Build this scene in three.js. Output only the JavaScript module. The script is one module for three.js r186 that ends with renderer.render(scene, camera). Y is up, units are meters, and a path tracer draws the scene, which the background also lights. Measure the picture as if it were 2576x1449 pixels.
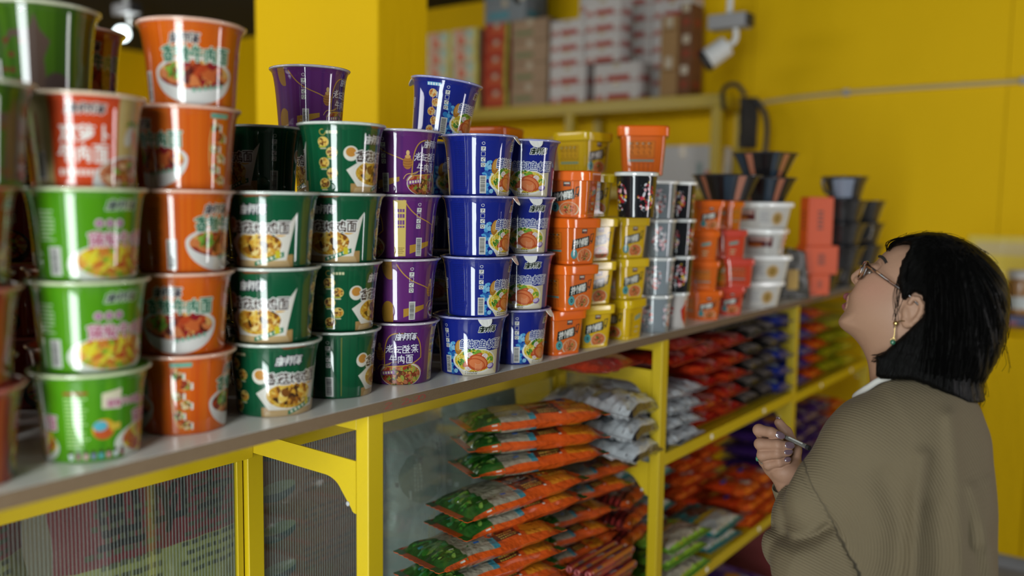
import * as THREE from 'three';
import { RoundedBoxGeometry } from 'three/addons/geometries/RoundedBoxGeometry.js';
import { mergeGeometries } from 'three/addons/utils/BufferGeometryUtils.js';
import { RectAreaLightUniformsLib } from 'three/addons/lights/RectAreaLightUniformsLib.js';

// ---------------------------------------------------------------- camera, light, exposure
RectAreaLightUniformsLib.init();
const scene = new THREE.Scene();
const FPX = 2240, CX = 1288, CY = 724.5, IW = 2576, IH = 1449;      // the photograph's frame
const YAW = THREE.MathUtils.degToRad(36.3), PITCH = Math.atan(218 / FPX), ROLL = 0.01422;
const camera = new THREE.PerspectiveCamera(2 * Math.atan(IH / 2 / FPX) * 180 / Math.PI, IW / IH, 0.05, 60);
camera.position.set(0, 1.5, 0);
const F0 = new THREE.Vector3(Math.cos(YAW), 0, -Math.sin(YAW)), UP = new THREE.Vector3(0, 1, 0), R0 = new THREE.Vector3().crossVectors(F0, UP);
const FW = F0.clone().multiplyScalar(Math.cos(PITCH)).addScaledVector(UP, -Math.sin(PITCH));
const U1 = UP.clone().multiplyScalar(Math.cos(PITCH)).addScaledVector(F0, Math.sin(PITCH));
const RR = R0.clone().multiplyScalar(Math.cos(ROLL)).addScaledVector(U1, Math.sin(ROLL));
const UU = U1.clone().multiplyScalar(Math.cos(ROLL)).addScaledVector(R0, -Math.sin(ROLL));
camera.quaternion.setFromRotationMatrix(new THREE.Matrix4().makeBasis(RR, UU, FW.clone().negate()));
camera.focus = 1.58;
camera.userData.fStop = camera.getFocalLength() / 22;               // a 22 mm wide aperture
const renderer = new THREE.WebGLRenderer({ antialias: true });
renderer.toneMapping = THREE.LinearToneMapping;
renderer.toneMappingExposure = 0.33;
renderer.shadowMap.enabled = true;
scene.background = new THREE.Color(5, 5.6, 6);                  // overcast sky outside the shopfront

function areaLight(name, w, h, pos, look, color, intensity) {
  const l = new THREE.RectAreaLight(color, intensity, w, h);
  l.name = name; l.position.set(...pos); l.lookAt(...look); scene.add(l);
}
areaLight('door_daylight', 0.86, 2.44, [-1.43, 1.29, 0.08], [5, 1.29, 0.08], new THREE.Color(0.92, 1.0, 1.0), 64);
areaLight('shop_window_daylight', 4.2, 0.7, [-1.43, 2.28, -4.0], [5, 1.6, -3.0], new THREE.Color(1.0, 0.98, 0.95), 28);
areaLight('side_window_daylight', 0.46, 1.96, [3.0, 1.6, 2.33], [3.0, 1.6, -5], new THREE.Color(1.0, 0.96, 0.98), 40);

// ---------------------------------------------------------------- helpers
const V = (x, y, z) => new THREE.Vector3(x, y, z);
const rayOf = (px, py) => FW.clone().addScaledVector(RR, (px - CX) / FPX).addScaledVector(UU, -(py - CY) / FPX);
const onPlane = (px, py, axis, val) => { const d = rayOf(px, py), k = 'xyz'[axis]; return camera.position.clone().addScaledVector(d, (val - camera.position[k]) / d[k]); };
const atDepth = (px, py, z) => camera.position.clone().addScaledVector(rayOf(px, py), z);
const project = (P) => { const v = P.clone().sub(camera.position), z = v.dot(FW); return [CX + FPX * v.dot(RR) / z, CY - FPX * v.dot(UU) / z, z]; };
let seed = 12345;
const rnd = () => { seed = (seed + 0x6d2b79f5) | 0; let t = Math.imul(seed ^ (seed >>> 15), 1 | seed); t = (t + Math.imul(t ^ (t >>> 7), 61 | t)) ^ t; return ((t ^ (t >>> 14)) >>> 0) / 4294967296; };
const rr = (a, b) => a + (b - a) * rnd();
const names = new Map();
const numbered = (n) => { const k = names.get(n) || 0; names.set(n, k + 1); return k ? n + '_' + String(k).padStart(3, '0') : n; };
function obj(name, geometry, material, parent = scene) {
  const m = new THREE.Mesh(geometry, material);
  m.name = parent === scene ? numbered(name) : name; m.castShadow = m.receiveShadow = true; parent.add(m); return m;
}
function tag(o, label, category, group) { o.userData.label = label; o.userData.category = category; if (group) o.userData.group = group; return o; }
function thing(name, label, category, pos = [0, 0, 0], turn = 0, group) {
  const o = new THREE.Group(); o.name = numbered(name); o.position.set(...pos); o.rotation.y = turn; scene.add(o);
  return tag(o, label, category, group);
}
function struct(name, g, m, parent = scene) { const o = obj(name, g, m, parent); if (parent === scene) o.userData.kind = 'structure'; return o; }
const bx = (x0, y0, z0, x1, y1, z1) => new THREE.BoxGeometry(Math.abs(x1 - x0), Math.abs(y1 - y0), Math.abs(z1 - z0)).translate((x0 + x1) / 2, (y0 + y1) / 2, (z0 + z1) / 2);
const rbx = (x0, y0, z0, x1, y1, z1, r = 0.002, s = 2) => new RoundedBoxGeometry(Math.abs(x1 - x0), Math.abs(y1 - y0), Math.abs(z1 - z0), s, r).translate((x0 + x1) / 2, (y0 + y1) / 2, (z0 + z1) / 2);
const merge = (list) => mergeGeometries(list.map((g) => { const n = g.index ? g.toNonIndexed() : g; for (const k of Object.keys(n.attributes)) if (!['position', 'normal', 'uv'].includes(k)) n.deleteAttribute(k); return n; }));
const tube = (pts, r, seg = 40, rad = 8, closed = false) => new THREE.TubeGeometry(new THREE.CatmullRomCurve3(pts, closed), seg, r, rad, closed);
const ORD = ['bottom', 'second', 'third', 'fourth', 'fifth', 'sixth', 'seventh'], lev = (k) => (k ? (ORD[k] || 'topmost') + (ORD[k] ? ' up' : '') : 'bottom');

// ---------------------------------------------------------------- textures
function canvasTex(w, h, draw, srgb = true) {
  const c = document.createElement('canvas'); c.width = w; c.height = h; const g = c.getContext('2d'); draw(g, w, h);
  const t = new THREE.CanvasTexture(c); if (srgb) t.colorSpace = THREE.SRGBColorSpace; t.wrapS = t.wrapT = THREE.RepeatWrapping; t.magFilter = THREE.LinearFilter; t.anisotropy = 8; return t;
}
function noiseTex(n, f) {                                            // grey noise, tiling
  const d = new Uint8Array(n * n * 4), lat = [];
  for (let o = 0; o < 4; o++) { const k = f << o; lat.push([k, Float32Array.from({ length: k * k }, rnd)]); }
  for (let y = 0; y < n; y++) for (let x = 0; x < n; x++) {
    let s = 0, a = 0.5;
    for (const [k, L] of lat) {
      const u = x / n * k, v = y / n * k, i = Math.floor(u), j = Math.floor(v), p = u - i, q = v - j, S = (t) => t * t * (3 - 2 * t), at = (a2, b2) => L[(b2 % k) * k + a2 % k];
      s += a * ((at(i, j) * (1 - S(p)) + at(i + 1, j) * S(p)) * (1 - S(q)) + (at(i, j + 1) * (1 - S(p)) + at(i + 1, j + 1) * S(p)) * S(q)); a *= 0.5;
    }
    const o = (y * n + x) * 4; d[o] = d[o + 1] = d[o + 2] = Math.min(255, s * 272); d[o + 3] = 255;
  }
  const t = new THREE.DataTexture(d, n, n); t.wrapS = t.wrapT = THREE.RepeatWrapping; t.magFilter = THREE.LinearFilter; t.needsUpdate = true; return t;
}
const NOISE = noiseTex(256, 6), WRINKLE = noiseTex(256, 4);
function rep(t, x, y) { const c = t.clone(); c.repeat.set(x, y); c.needsUpdate = true; return c; }

// the few characters that the packs carry, as strokes on a grid of ten
const GLYPH = {
  康: '4051 1282 121609 3373 7376 2585 3676 535949 3748 2958 6779 7768', 师: '0206 20242419 3191 3337 3383 8387 6169', 傅: '2003 1319 3191 4347 4383 8387 4585 6167 3797 7579 7969 4858',
  香: '6021 0292 5155 5216 5286 2629 2676 7679 2979 2878', 菇: '0191 3002 6062 23173949 4326 4309 0545 5494 7277 5759 5797 9799 5999', 炖: '1315 4334 2123 2327 2709 2749 5292 717899 9996 5356 5696 9396',
  鸡: '0242 4209 1449 6051 5156 5181 8184 6263 5696 9699 9989 5888', 面: '0090 5022 1219 1282 8289 1989 4249 6269 4464 4666', 老: '2272 5054 0494 8009 4548 4888 8887 7546', 坛: '0333 2128 0838 4292 3595 6548 4889 7889',
  酸: '0141 0309 0343 4349 0949 2123 3133 0646 7052 5282 7273 5494 7447 6578 5999 8557', 菜: '0191 3002 6062 7323 2434 5444 7465 0696 5559 5519 5599', 牛: '3015 2282 0595 5059', 肉: '1219 1282 8289 8979 5035 5367 5537 5577',
  鲜: '2002 1141 4123 0307 0343 4347 0747 2327 0545 0949 6071 9081 5292 5494 5696 7279', 虾: '0205 0242 4245 0545 2028 0848 3748 5191 7179 7486', 鱼: '3012 2161 6143 1317 1383 8387 1787 4347 1585 0999', 板: '0242 2029 2205 2247 9051 5155 5539 5484 8449 5699',
  辣: '2021 0141 1213 3332 0343 0545 2349 5292 5355 5393 9395 5595 7079 7549 7599', 拌: '0242 2029 2919 0635 5162 9182 5393 4595 7079', 个: '5005 5095 5359', 粉: '0113 4132 0444 2029 2408 2448 6045 7095 4585 8589 8979 6549',
  双: '0141 4109 1249 5191 9149 6299', 萝: '0191 3002 6062 1383 1315 8385 1585 4345 6365 5617 2676 7619 4657', 卜: '4049 4476', 藤: '0191 3002 6062 1319 1343 4349 1545 1747 5262 8272 4494 4696 7279 6549 7599', 椒: '0242 2029 2205 2247 5054 5262 4565 5559 5548 7272 7292 9269 7599',
};
function glyphPath(g, ch, x, y, sx, sy, slant = 0) {
  for (const st of GLYPH[ch].split(' ')) {
    g.moveTo(x + (+st[0] + slant * (9 - st[1])) / 9 * sx, y + st[1] / 9 * sy);
    for (let i = 2; i < st.length; i += 2) g.lineTo(x + (+st[i] + slant * (9 - st[i + 1])) / 9 * sx, y + st[i + 1] / 9 * sy);
  }
}
function han(g, text, x, y, s, fill, edge, lw = 0.11, ew = 0.26, slant = 0, sy = s, step = 1.16) {
  g.lineJoin = g.lineCap = 'round';
  for (const [c, w] of [[edge, ew], [fill, lw]]) {
    if (!c) continue;
    g.strokeStyle = c; g.lineWidth = s * w; g.beginPath();
    [...text].forEach((ch, i) => glyphPath(g, ch, x + i * s * step, y, s, sy, slant)); g.stroke();
  }
}
const logo = (g, x, y, s, fill = '#10241c', edge = '#f4f4ee') => han(g, '康师傅', x, y, s, fill, edge, 0.14, 0.34, 0.12, s * 1.15, 1.05);
function ell(g, x, y, a, b, c, rot = 0) { g.fillStyle = c; g.beginPath(); g.ellipse(x, y, a, b, rot, 0, 7); g.fill(); }
function poly(g, c, ...p) { g.fillStyle = c; g.beginPath(); g.moveTo(p[0], p[1]); for (let i = 2; i < p.length; i += 2) g.lineTo(p[i], p[i + 1]); g.closePath(); g.fill(); }
function food(g, x, y, a, b, cols, n, smin = 0.06, smax = 0.22) {     // printed dish: many little pieces inside an ellipse
  g.save(); g.beginPath(); g.ellipse(x, y, a, b, 0, 0, 7); g.clip();
  for (let i = 0; i < n; i++) { const t = rnd() * 7, r = Math.sqrt(rnd()), s = rr(smin, smax); ell(g, x + Math.cos(t) * a * r, y + Math.sin(t) * b * r, a * s, a * s * rr(0.35, 0.8), cols[Math.floor(rnd() * cols.length)], rnd() * 3); }
  g.restore();
}
function noodles(g, x, y, a, b, col, n = 40) {
  g.save(); g.beginPath(); g.ellipse(x, y, a, b, 0, 0, 7); g.clip(); g.lineWidth = a * 0.03;
  for (let i = 0; i < n; i++) { g.strokeStyle = col[i % col.length]; g.beginPath(); g.ellipse(x + rr(-a, a) * 0.7, y + rr(-b, b) * 0.7, a * rr(0.2, 0.6), b * rr(0.2, 0.6), rnd() * 3, rnd() * 6, rnd() * 6 + 2); g.stroke(); }
  g.restore();
}
function barcode(g, x, y, w, h) {
  g.fillStyle = '#dedcd6'; g.fillRect(x, y, w, h); g.fillStyle = '#26262a';
  for (let yy = y + h * 0.06; yy < y + h * 0.92;) { const t = h * rr(0.008, 0.03); g.fillRect(x + w * 0.12, yy, w * 0.7, t); yy += t + h * rr(0.012, 0.03); }
}
function icons(g, x, y, s, gap = 1.25) {                              // recycling mark and four handling squares
  g.strokeStyle = g.fillStyle = '#e4e2dc'; g.lineWidth = s * 0.1;
  for (let k = 0; k < 3; k++) { const a = k * 2.094; g.beginPath(); g.arc(x + s / 2, y + s * 0.35, s * 0.3, a, a + 1.5); g.stroke(); poly(g, '#e4e2dc', x + s / 2 + Math.cos(a + 1.9) * s * 0.3, y + s * 0.35 + Math.sin(a + 1.9) * s * 0.3, x + s / 2 + Math.cos(a + 1.4) * s * 0.14, y + s * 0.35 + Math.sin(a + 1.4) * s * 0.14, x + s / 2 + Math.cos(a + 1.4) * s * 0.46, y + s * 0.35 + Math.sin(a + 1.4) * s * 0.46); }
  for (let k = 0; k < 4; k++) {
    const yy = y + s * (1.05 + k * gap);
    if (k === 1) { g.strokeRect(x + s * 0.08, yy, s * 0.84, s * 0.9); continue; }
    g.fillStyle = '#e4e2dc'; g.fillRect(x, yy, s, s * 0.95);
    g.strokeStyle = '#333844'; g.beginPath();
    if (k === 0) { g.moveTo(x + s * 0.25, yy + s * 0.3); g.lineTo(x + s * 0.7, yy + s * 0.25); g.lineTo(x + s * 0.35, yy + s * 0.7); } else if (k === 2) { g.moveTo(x + s * 0.8, yy + s * 0.15); g.lineTo(x + s * 0.25, yy + s * 0.55); g.lineTo(x + s * 0.6, yy + s * 0.8); } else { g.moveTo(x + s * 0.2, yy + s * 0.25); g.lineTo(x + s * 0.8, yy + s * 0.25); g.lineTo(x + s * 0.65, yy + s * 0.75); g.lineTo(x + s * 0.35, yy + s * 0.75); g.closePath(); }
    g.stroke(); g.strokeStyle = '#e4e2dc';
  }
}
function smallPrint(g, x, y, w, h, col, rows = 10) { g.fillStyle = col; for (let i = 0; i < rows; i++) for (let xx = x; xx < x + w * rr(0.7, 1);) { const l = w * rr(0.03, 0.12); g.fillRect(xx, y + i / rows * h, l, h / rows * 0.45); xx += l + w * 0.03; } }
// ---------------------------------------------------------------- materials of the place
const wallPaint = (c, rough = 0.62) => new THREE.MeshPhysicalMaterial({ color: c, roughness: rough, specularIntensity: 0.25, bumpMap: rep(NOISE, 3, 3), bumpScale: 0.002 });
const YELLOW = new THREE.Color().setRGB(0.80, 0.50, 0.001);
const mWall = wallPaint(YELLOW);
const mBlack = new THREE.MeshStandardMaterial({ color: new THREE.Color().setRGB(0.003, 0.003, 0.003), roughness: 0.95 });
const mPlaster = wallPaint(new THREE.Color().setRGB(0.1, 0.095, 0.085));
const mSteel = new THREE.MeshPhysicalMaterial({ color: new THREE.Color().setRGB(0.46, 0.325, 0.002), roughness: 0.42, clearcoat: 0.25, clearcoatRoughness: 0.35 });
const mBoard = new THREE.MeshPhysicalMaterial({ color: new THREE.Color().setRGB(0.7, 0.68, 0.64), roughness: 0.32, clearcoat: 0.4, clearcoatRoughness: 0.25 });
const mTileFloor = new THREE.MeshStandardMaterial({ color: new THREE.Color().setRGB(0.26, 0.25, 0.225), roughness: 0.35, map: canvasTex(256, 256, (g) => { g.fillStyle = '#fff'; g.fillRect(0, 0, 256, 256); for (let i = 0; i < 4000; i++) { const v = 215 + rnd() * 40; g.fillStyle = `rgb(${v},${v},${v - 6})`; g.fillRect(rnd() * 256, rnd() * 256, 2, 2); } }) });
const mGlass = new THREE.MeshPhysicalMaterial({ color: 0xffffff, roughness: 0.02, transmission: 1, thickness: 0, ior: 1.5 });
const mGrey = new THREE.MeshStandardMaterial({ color: new THREE.Color().setRGB(0.32, 0.32, 0.33), roughness: 0.5 });
const mDark = new THREE.MeshStandardMaterial({ color: new THREE.Color().setRGB(0.02, 0.02, 0.022), roughness: 0.5 });
const mWhitePlastic = new THREE.MeshPhysicalMaterial({ color: new THREE.Color().setRGB(0.78, 0.78, 0.76), roughness: 0.35, clearcoat: 0.4 });

// ---------------------------------------------------------------- the room
const XE = 4.7, XF = -1.5, ZR = 2.4, ZB = -7.6, HC = 2.8;
const fl = struct('floor', bx(XF - 0.2, -0.15, ZB - 0.2, XE + 0.2, -0.01, ZR + 0.2), mGrey);
{ // floor tiles of 60 cm near the camera's aisle
  const gA = rbx(-0.298, -0.012, -0.298, 0.298, 0, 0.298, 0.002, 1);
  for (let i = 0; i < 13; i++) for (let j = 0; j < 17; j++) { const t = obj('tile', gA, mTileFloor, fl); t.position.set(XF + 0.3 + i * 0.6, 0, ZR - 0.3 - j * 0.6); }
}
struct('ceiling', bx(XF - 0.2, HC, ZB - 0.2, XE + 0.2, HC + 0.15, ZR + 0.2), mBlack);
const wEnd = struct('wall_end', bx(XE + 0.006, 0, ZB - 0.2, XE + 0.2, HC, ZR + 0.2), mWall);
{ // boarded end wall: wide painted panels with fine joints
  const edges = [ZB - 0.2, -6.1, -4.9, -3.7, -2.9, -1.86, -0.64, 0.58, 1.8, ZR + 0.2];
  for (let i = 0; i + 1 < edges.length; i++) obj('panel', bx(XE - 0.012, 0.0, edges[i] + 0.0015, XE + 0.006, HC, edges[i + 1] - 0.0015), mWall, wEnd);
}
struct('baseboard_end', bx(XE - 0.024, 0, -1.6, XE - 0.012, 0.08, ZR), mGrey);
struct('wall_far', bx(XF - 0.2, 0, ZB - 0.2, XE, HC, ZB), mWall);
{ // +z wall with a window
  const w = struct('wall_side', merge([bx(XF - 0.2, 0, ZR, 2.75, HC, ZR + 0.2), bx(3.25, 0, ZR, XE, HC, ZR + 0.2), bx(2.75, 0, ZR, 3.25, 0.6, ZR + 0.2), bx(2.75, 2.6, ZR, 3.25, HC, ZR + 0.2)]), mPlaster);
  const win = struct('window_2', merge([bx(2.75, 0.6, ZR + 0.06, 2.78, 2.6, ZR + 0.12), bx(3.22, 0.6, ZR + 0.06, 3.25, 2.6, ZR + 0.12), bx(2.78, 0.6, ZR + 0.06, 3.22, 0.63, ZR + 0.12), bx(2.78, 2.57, ZR + 0.06, 3.22, 2.6, ZR + 0.12)]), mDark);
  obj('pane', bx(2.78, 0.63, ZR + 0.085, 3.22, 2.57, ZR + 0.091), mGlass, win);
}
{ // shopfront with a glazed door and a band of high windows
  struct('wall_shopfront', merge([bx(XF - 0.2, 0, ZB, XF, HC, -6.15), bx(XF - 0.2, 0, -1.85, XF, HC, -0.4), bx(XF - 0.2, 0, 0.56, XF, HC, ZR), bx(XF - 0.2, 2.55, -0.4, XF, HC, 0.56), bx(XF - 0.2, 2.68, -6.15, XF, HC, -1.85), bx(XF - 0.2, 0, -6.15, XF, 1.88, -1.85)]), mPlaster);
  const d = struct('door_1', merge([bx(XF - 0.12, 0, -0.4, XF - 0.06, 2.55, -0.35), bx(XF - 0.12, 0, 0.51, XF - 0.06, 2.55, 0.56), bx(XF - 0.12, 2.5, -0.35, XF - 0.06, 2.55, 0.51), bx(XF - 0.12, 0, -0.35, XF - 0.06, 0.07, 0.51)]), mDark);
  obj('pane', bx(XF - 0.095, 0.07, -0.35, XF - 0.087, 2.5, 0.51), mGlass, d);
  const w = struct('window_1', merge([bx(XF - 0.12, 1.88, -6.15, XF - 0.06, 2.68, -6.1), bx(XF - 0.12, 1.88, -1.9, XF - 0.06, 2.68, -1.85), bx(XF - 0.12, 2.63, -6.1, XF - 0.06, 2.68, -1.9), bx(XF - 0.12, 1.88, -6.1, XF - 0.06, 1.93, -1.9), bx(XF - 0.12, 1.93, -4.02, XF - 0.06, 2.63, -3.98)]), mDark);
  for (const [a, b] of [[-6.1, -4.02], [-3.98, -1.9]]) obj('pane', bx(XF - 0.095, 1.93, a, XF - 0.087, 2.63, b), mGlass, w);
}
struct('pavement', bx(-8, -0.12, -9, XF - 0.2, -0.02, 6), new THREE.MeshStandardMaterial({ color: 0x9a968e, roughness: 0.8 }));
{ // the yellow pillar behind the shelving
  const a = onPlane(950, 200, 2, -2.2), b = onPlane(1075, 200, 2, -2.2), l = onPlane(643, 200, 0, a.x);
  struct('pillar', rbx(a.x, 0, l.z, b.x, HC, -2.2, 0.006, 2), mWall);
}
// cable duct along the end wall
{
  const k = XE - 0.02, P = [[1893, 262], [2000, 246], [2130, 233], [2300, 221], [2576, 204], [2900, 183]].map(([x, y]) => onPlane(x, y, 0, k));
  const c = thing('wall_cable', 'pale grey cable clipped along the yellow end wall', 'cable');
  obj('duct', tube(P, 0.011, 60, 8), new THREE.MeshStandardMaterial({ color: new THREE.Color().setRGB(0.5, 0.42, 0.22), roughness: 0.6 }), c);
  for (const i of [0, 2, 4]) obj('clip', rbx(-0.012, -0.016, -0.016, 0.006, 0.016, 0.016, 0.003).translate(P[i].x - 0.004, P[i].y, P[i].z), mGrey, c);
}

// ---------------------------------------------------------------- the shelving
const BT = 1.185, ZF = -0.975, ZP = -0.985, ZC = -1.30, ZK = -1.625, XP = [-0.04, 0.967, 1.972, 2.955, 3.9];
const edgeTex = canvasTex(2048, 64, (g, w, h) => {
  g.fillStyle = '#64503a'; g.fillRect(0, 0, w, h);
  for (let i = 0; i < 24000; i++) { const v = rr(-22, 22); g.fillStyle = `rgba(${98 + v},${78 + v},${54 + v},.35)`; g.fillRect(rnd() * w, rnd() * h, rr(1, 5), 1.5); }
  g.strokeStyle = 'rgba(150,40,40,.75)'; g.lineWidth = 3; g.lineJoin = 'round';      // a pencilled note: 2 and 2x20
  const s = (pts) => { g.beginPath(); pts.forEach(([x, y], i) => (i ? g.lineTo(x, y) : g.moveTo(x, y))); g.stroke(); };
  const X = (x) => 2048 * (x + 0.06) / 2.045;
  const two = (x) => s([[x, 22], [x + 8, 15], [x + 15, 22], [x, 46], [x + 17, 46]]);
  two(X(0.994)); two(X(1.032)); s([[X(1.049), 28], [X(1.056), 46]]); s([[X(1.056), 28], [X(1.049), 46]]); two(X(1.061)); g.beginPath(); g.ellipse(X(1.08), 31, 8, 15, 0, 0, 7); g.stroke();
});
const mEdge = new THREE.MeshStandardMaterial({ map: edgeTex, roughness: 0.85 });
function board(x0, x1, label) {
  const b = thing('shelf_board', label, 'shelf board', [x0, BT, 0]);
  obj('board', bx(0, -0.019, ZF - 0.0012, x1 - x0, 0, ZK), mBoard, b);
  const e = bx(0, -0.019, ZF - 0.001, x1 - x0, -0.0004, ZF); obj('edge_band', e, mEdge, b);
}
board(-0.06, 1.985, 'long white laminate top board with raw brown edge carrying the noodle cups');
board(1.987, 3.93, 'white laminate top board with brown edge under white tubs and black bowls');

const rackLabel = (a, b) => `yellow steel shelving frame standing between ${a} and ${b}`;
function armShape(len, h, gus) {       // bracket: straight arm with a rounded gusset at the post
  const s = new THREE.Shape(); s.moveTo(0, 0); s.lineTo(len, 0.004); s.lineTo(len, -h); s.lineTo(0.045 + 0.025, -h - 0.002);
  s.quadraticCurveTo(0.045, -h - 0.004, 0.034, -h - 0.02); s.lineTo(0.01, -gus + 0.006); s.quadraticCurveTo(0.008, -gus, 0, -gus); s.closePath();
  return new THREE.ExtrudeGeometry(s, { depth: 0.003, bevelEnabled: false });
}
const gArm = armShape(ZP - 0.028 - ZC - 0.015, 0.033, 0.086).translate(0, 0, -0.0015);   // x along the arm, turned so that it runs to -z
const gPost = rbx(0, 0, -0.028, 0.034, 1.166, 0, 0.002, 1);
const gBolt = new THREE.SphereGeometry(0.0042, 10, 6).scale(0.5, 1, 1);
XP.forEach((x, i) => {
  const fr = thing('steel_rack', ['yellow steel rack frame under the red and green noodle cups', 'yellow steel rack frame under the two stacks of green cups', 'yellow steel rack frame under the joint of the two boards', 'yellow steel rack frame under the white tubs', 'yellow steel rack frame at the end beside the yellow wall'][i], 'rack', [x, 0, 0]);
  obj('post', gPost.clone().translate(0, 0, ZP), mSteel, fr);
  obj('post', gPost.clone().translate(0, 0, ZC + 0.014), mSteel, fr);
  obj('post', gPost.clone().translate(0, 0, ZK + 0.045), mSteel, fr);
  obj('back_strip', rbx(-0.016, 0, ZC - 0.006, -0.004, 1.166, ZC + 0.004, 0.001, 1), mSteel, fr);
  obj('top_arm', rbx(0.001, 1.136, ZC, 0.004, 1.166, ZP - 0.028, 0.001, 1), mSteel, fr);
  for (const y of i < 2 ? [1.086] : [1.086, 0.85]) {
    const a = obj('bracket', gArm, mSteel, fr); a.rotation.y = Math.PI / 2; a.position.set(0.0015, y, ZP - 0.028);
    const b = obj('bolt', gBolt, mGrey, a); b.rotation.y = Math.PI / 2; b.position.set(0.018, -0.073, -0.002);
  }
  obj('foot', rbx(-0.01, 0, ZK, 0.044, 0.02, ZP + 0.01, 0.003, 1), mSteel, fr);
});
function rail(x0, x1, y0, y1, z, label) { return tag(obj('shelf_rail', rbx(x0, y0, z - 0.016, x1, y1, z, 0.0015, 1), mSteel), label, 'shelf rail'); }
rail(-0.04, 0.967, 1.044, 1.166, ZC + 0.03, 'yellow back rail over the ribbed sheet hiding the red and yellow sack');
rail(1.001, 1.972, 1.044, 1.166, ZC + 0.03, 'yellow back rail over the ribbed sheet behind the orange bags');
rail(2.006, 2.955, 1.044, 1.166, ZC + 0.03, 'yellow back rail behind the red and black snack bags');
function lowerShelf(x0, x1, y, what) {
  const s = thing('lower_shelf', `yellow steel shelf ${what}`, 'shelf', [x0, y, 0]);
  obj('deck', bx(0, -0.012, ZC + 0.032, x1 - x0 - 0.018, 0, ZP - 0.03), mSteel, s);
  obj('front_rail', rbx(0, -0.03, ZP - 0.03, x1 - x0 - 0.0005, 0.001, ZP, 0.0015, 1), mSteel, s);
  if (x0 > 1.5) for (let k = 0; k < 2; k++) { const d = obj('price_dot', new THREE.CylinderGeometry(0.007, 0.007, 0.001, 14).rotateX(Math.PI / 2), mWhitePlastic, s); d.position.set((x1 - x0) * (0.3 + 0.42 * k), -0.014, ZP + 0.0005); }
}
lowerShelf(2.006, 2.955, 0.87, 'holding white, red and black snack bags');
lowerShelf(2.989, 3.9, 0.86, 'holding blue, red and yellow snack bags');
lowerShelf(2.006, 2.955, 0.486, 'holding teal, green and orange snack bags');
lowerShelf(2.989, 3.9, 0.486, 'holding purple snack bags');
lowerShelf(1.001, 1.972, 0.486, 'holding the heap of orange bags');
lowerShelf(1.001, 1.972, 0.2, 'near the floor under the orange bags');
lowerShelf(2.006, 2.955, 0.1, 'near the floor with purple bags');
// ribbed polycarbonate sheets along the middle of the rack
const mPoly = new THREE.MeshPhysicalMaterial({ color: new THREE.Color().setRGB(0.94, 0.96, 0.95), roughness: 0.04, transmission: 1, thickness: 0, ior: 1.4 });
const mRib = new THREE.MeshPhysicalMaterial({ color: new THREE.Color().setRGB(0.9, 0.93, 0.93), roughness: 0.25, transmission: 0.94, thickness: 0 });
function polySheet(x0, x1, label) {
  const s = thing('ribbed_sheet', label, 'plastic sheet', [x0, 0.1, ZC]);
  obj('face', bx(0, 0, 0.002, x1 - x0, 0.99, 0.0024), mPoly, s);
  obj('back_face', bx(0, 0, -0.0024, x1 - x0, 0.99, -0.002), mPoly, s);
  const l = []; for (let x = 0.003; x < x1 - x0; x += 0.006) l.push(bx(x - 0.00025, 0, -0.0018, x + 0.00025, 0.99, 0.0018));
  const r = obj('ribs', merge(l), mRib, s); r.userData.kind = 'stuff';
}
polySheet(0.0, 0.948, 'ribbed clear plastic sheet in front of the red and yellow sack');
polySheet(1.003, 1.955, 'ribbed clear plastic sheet between the posts behind the orange bags');
polySheet(2.01, 2.94, 'ribbed clear plastic sheet behind the white and red bags');
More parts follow.
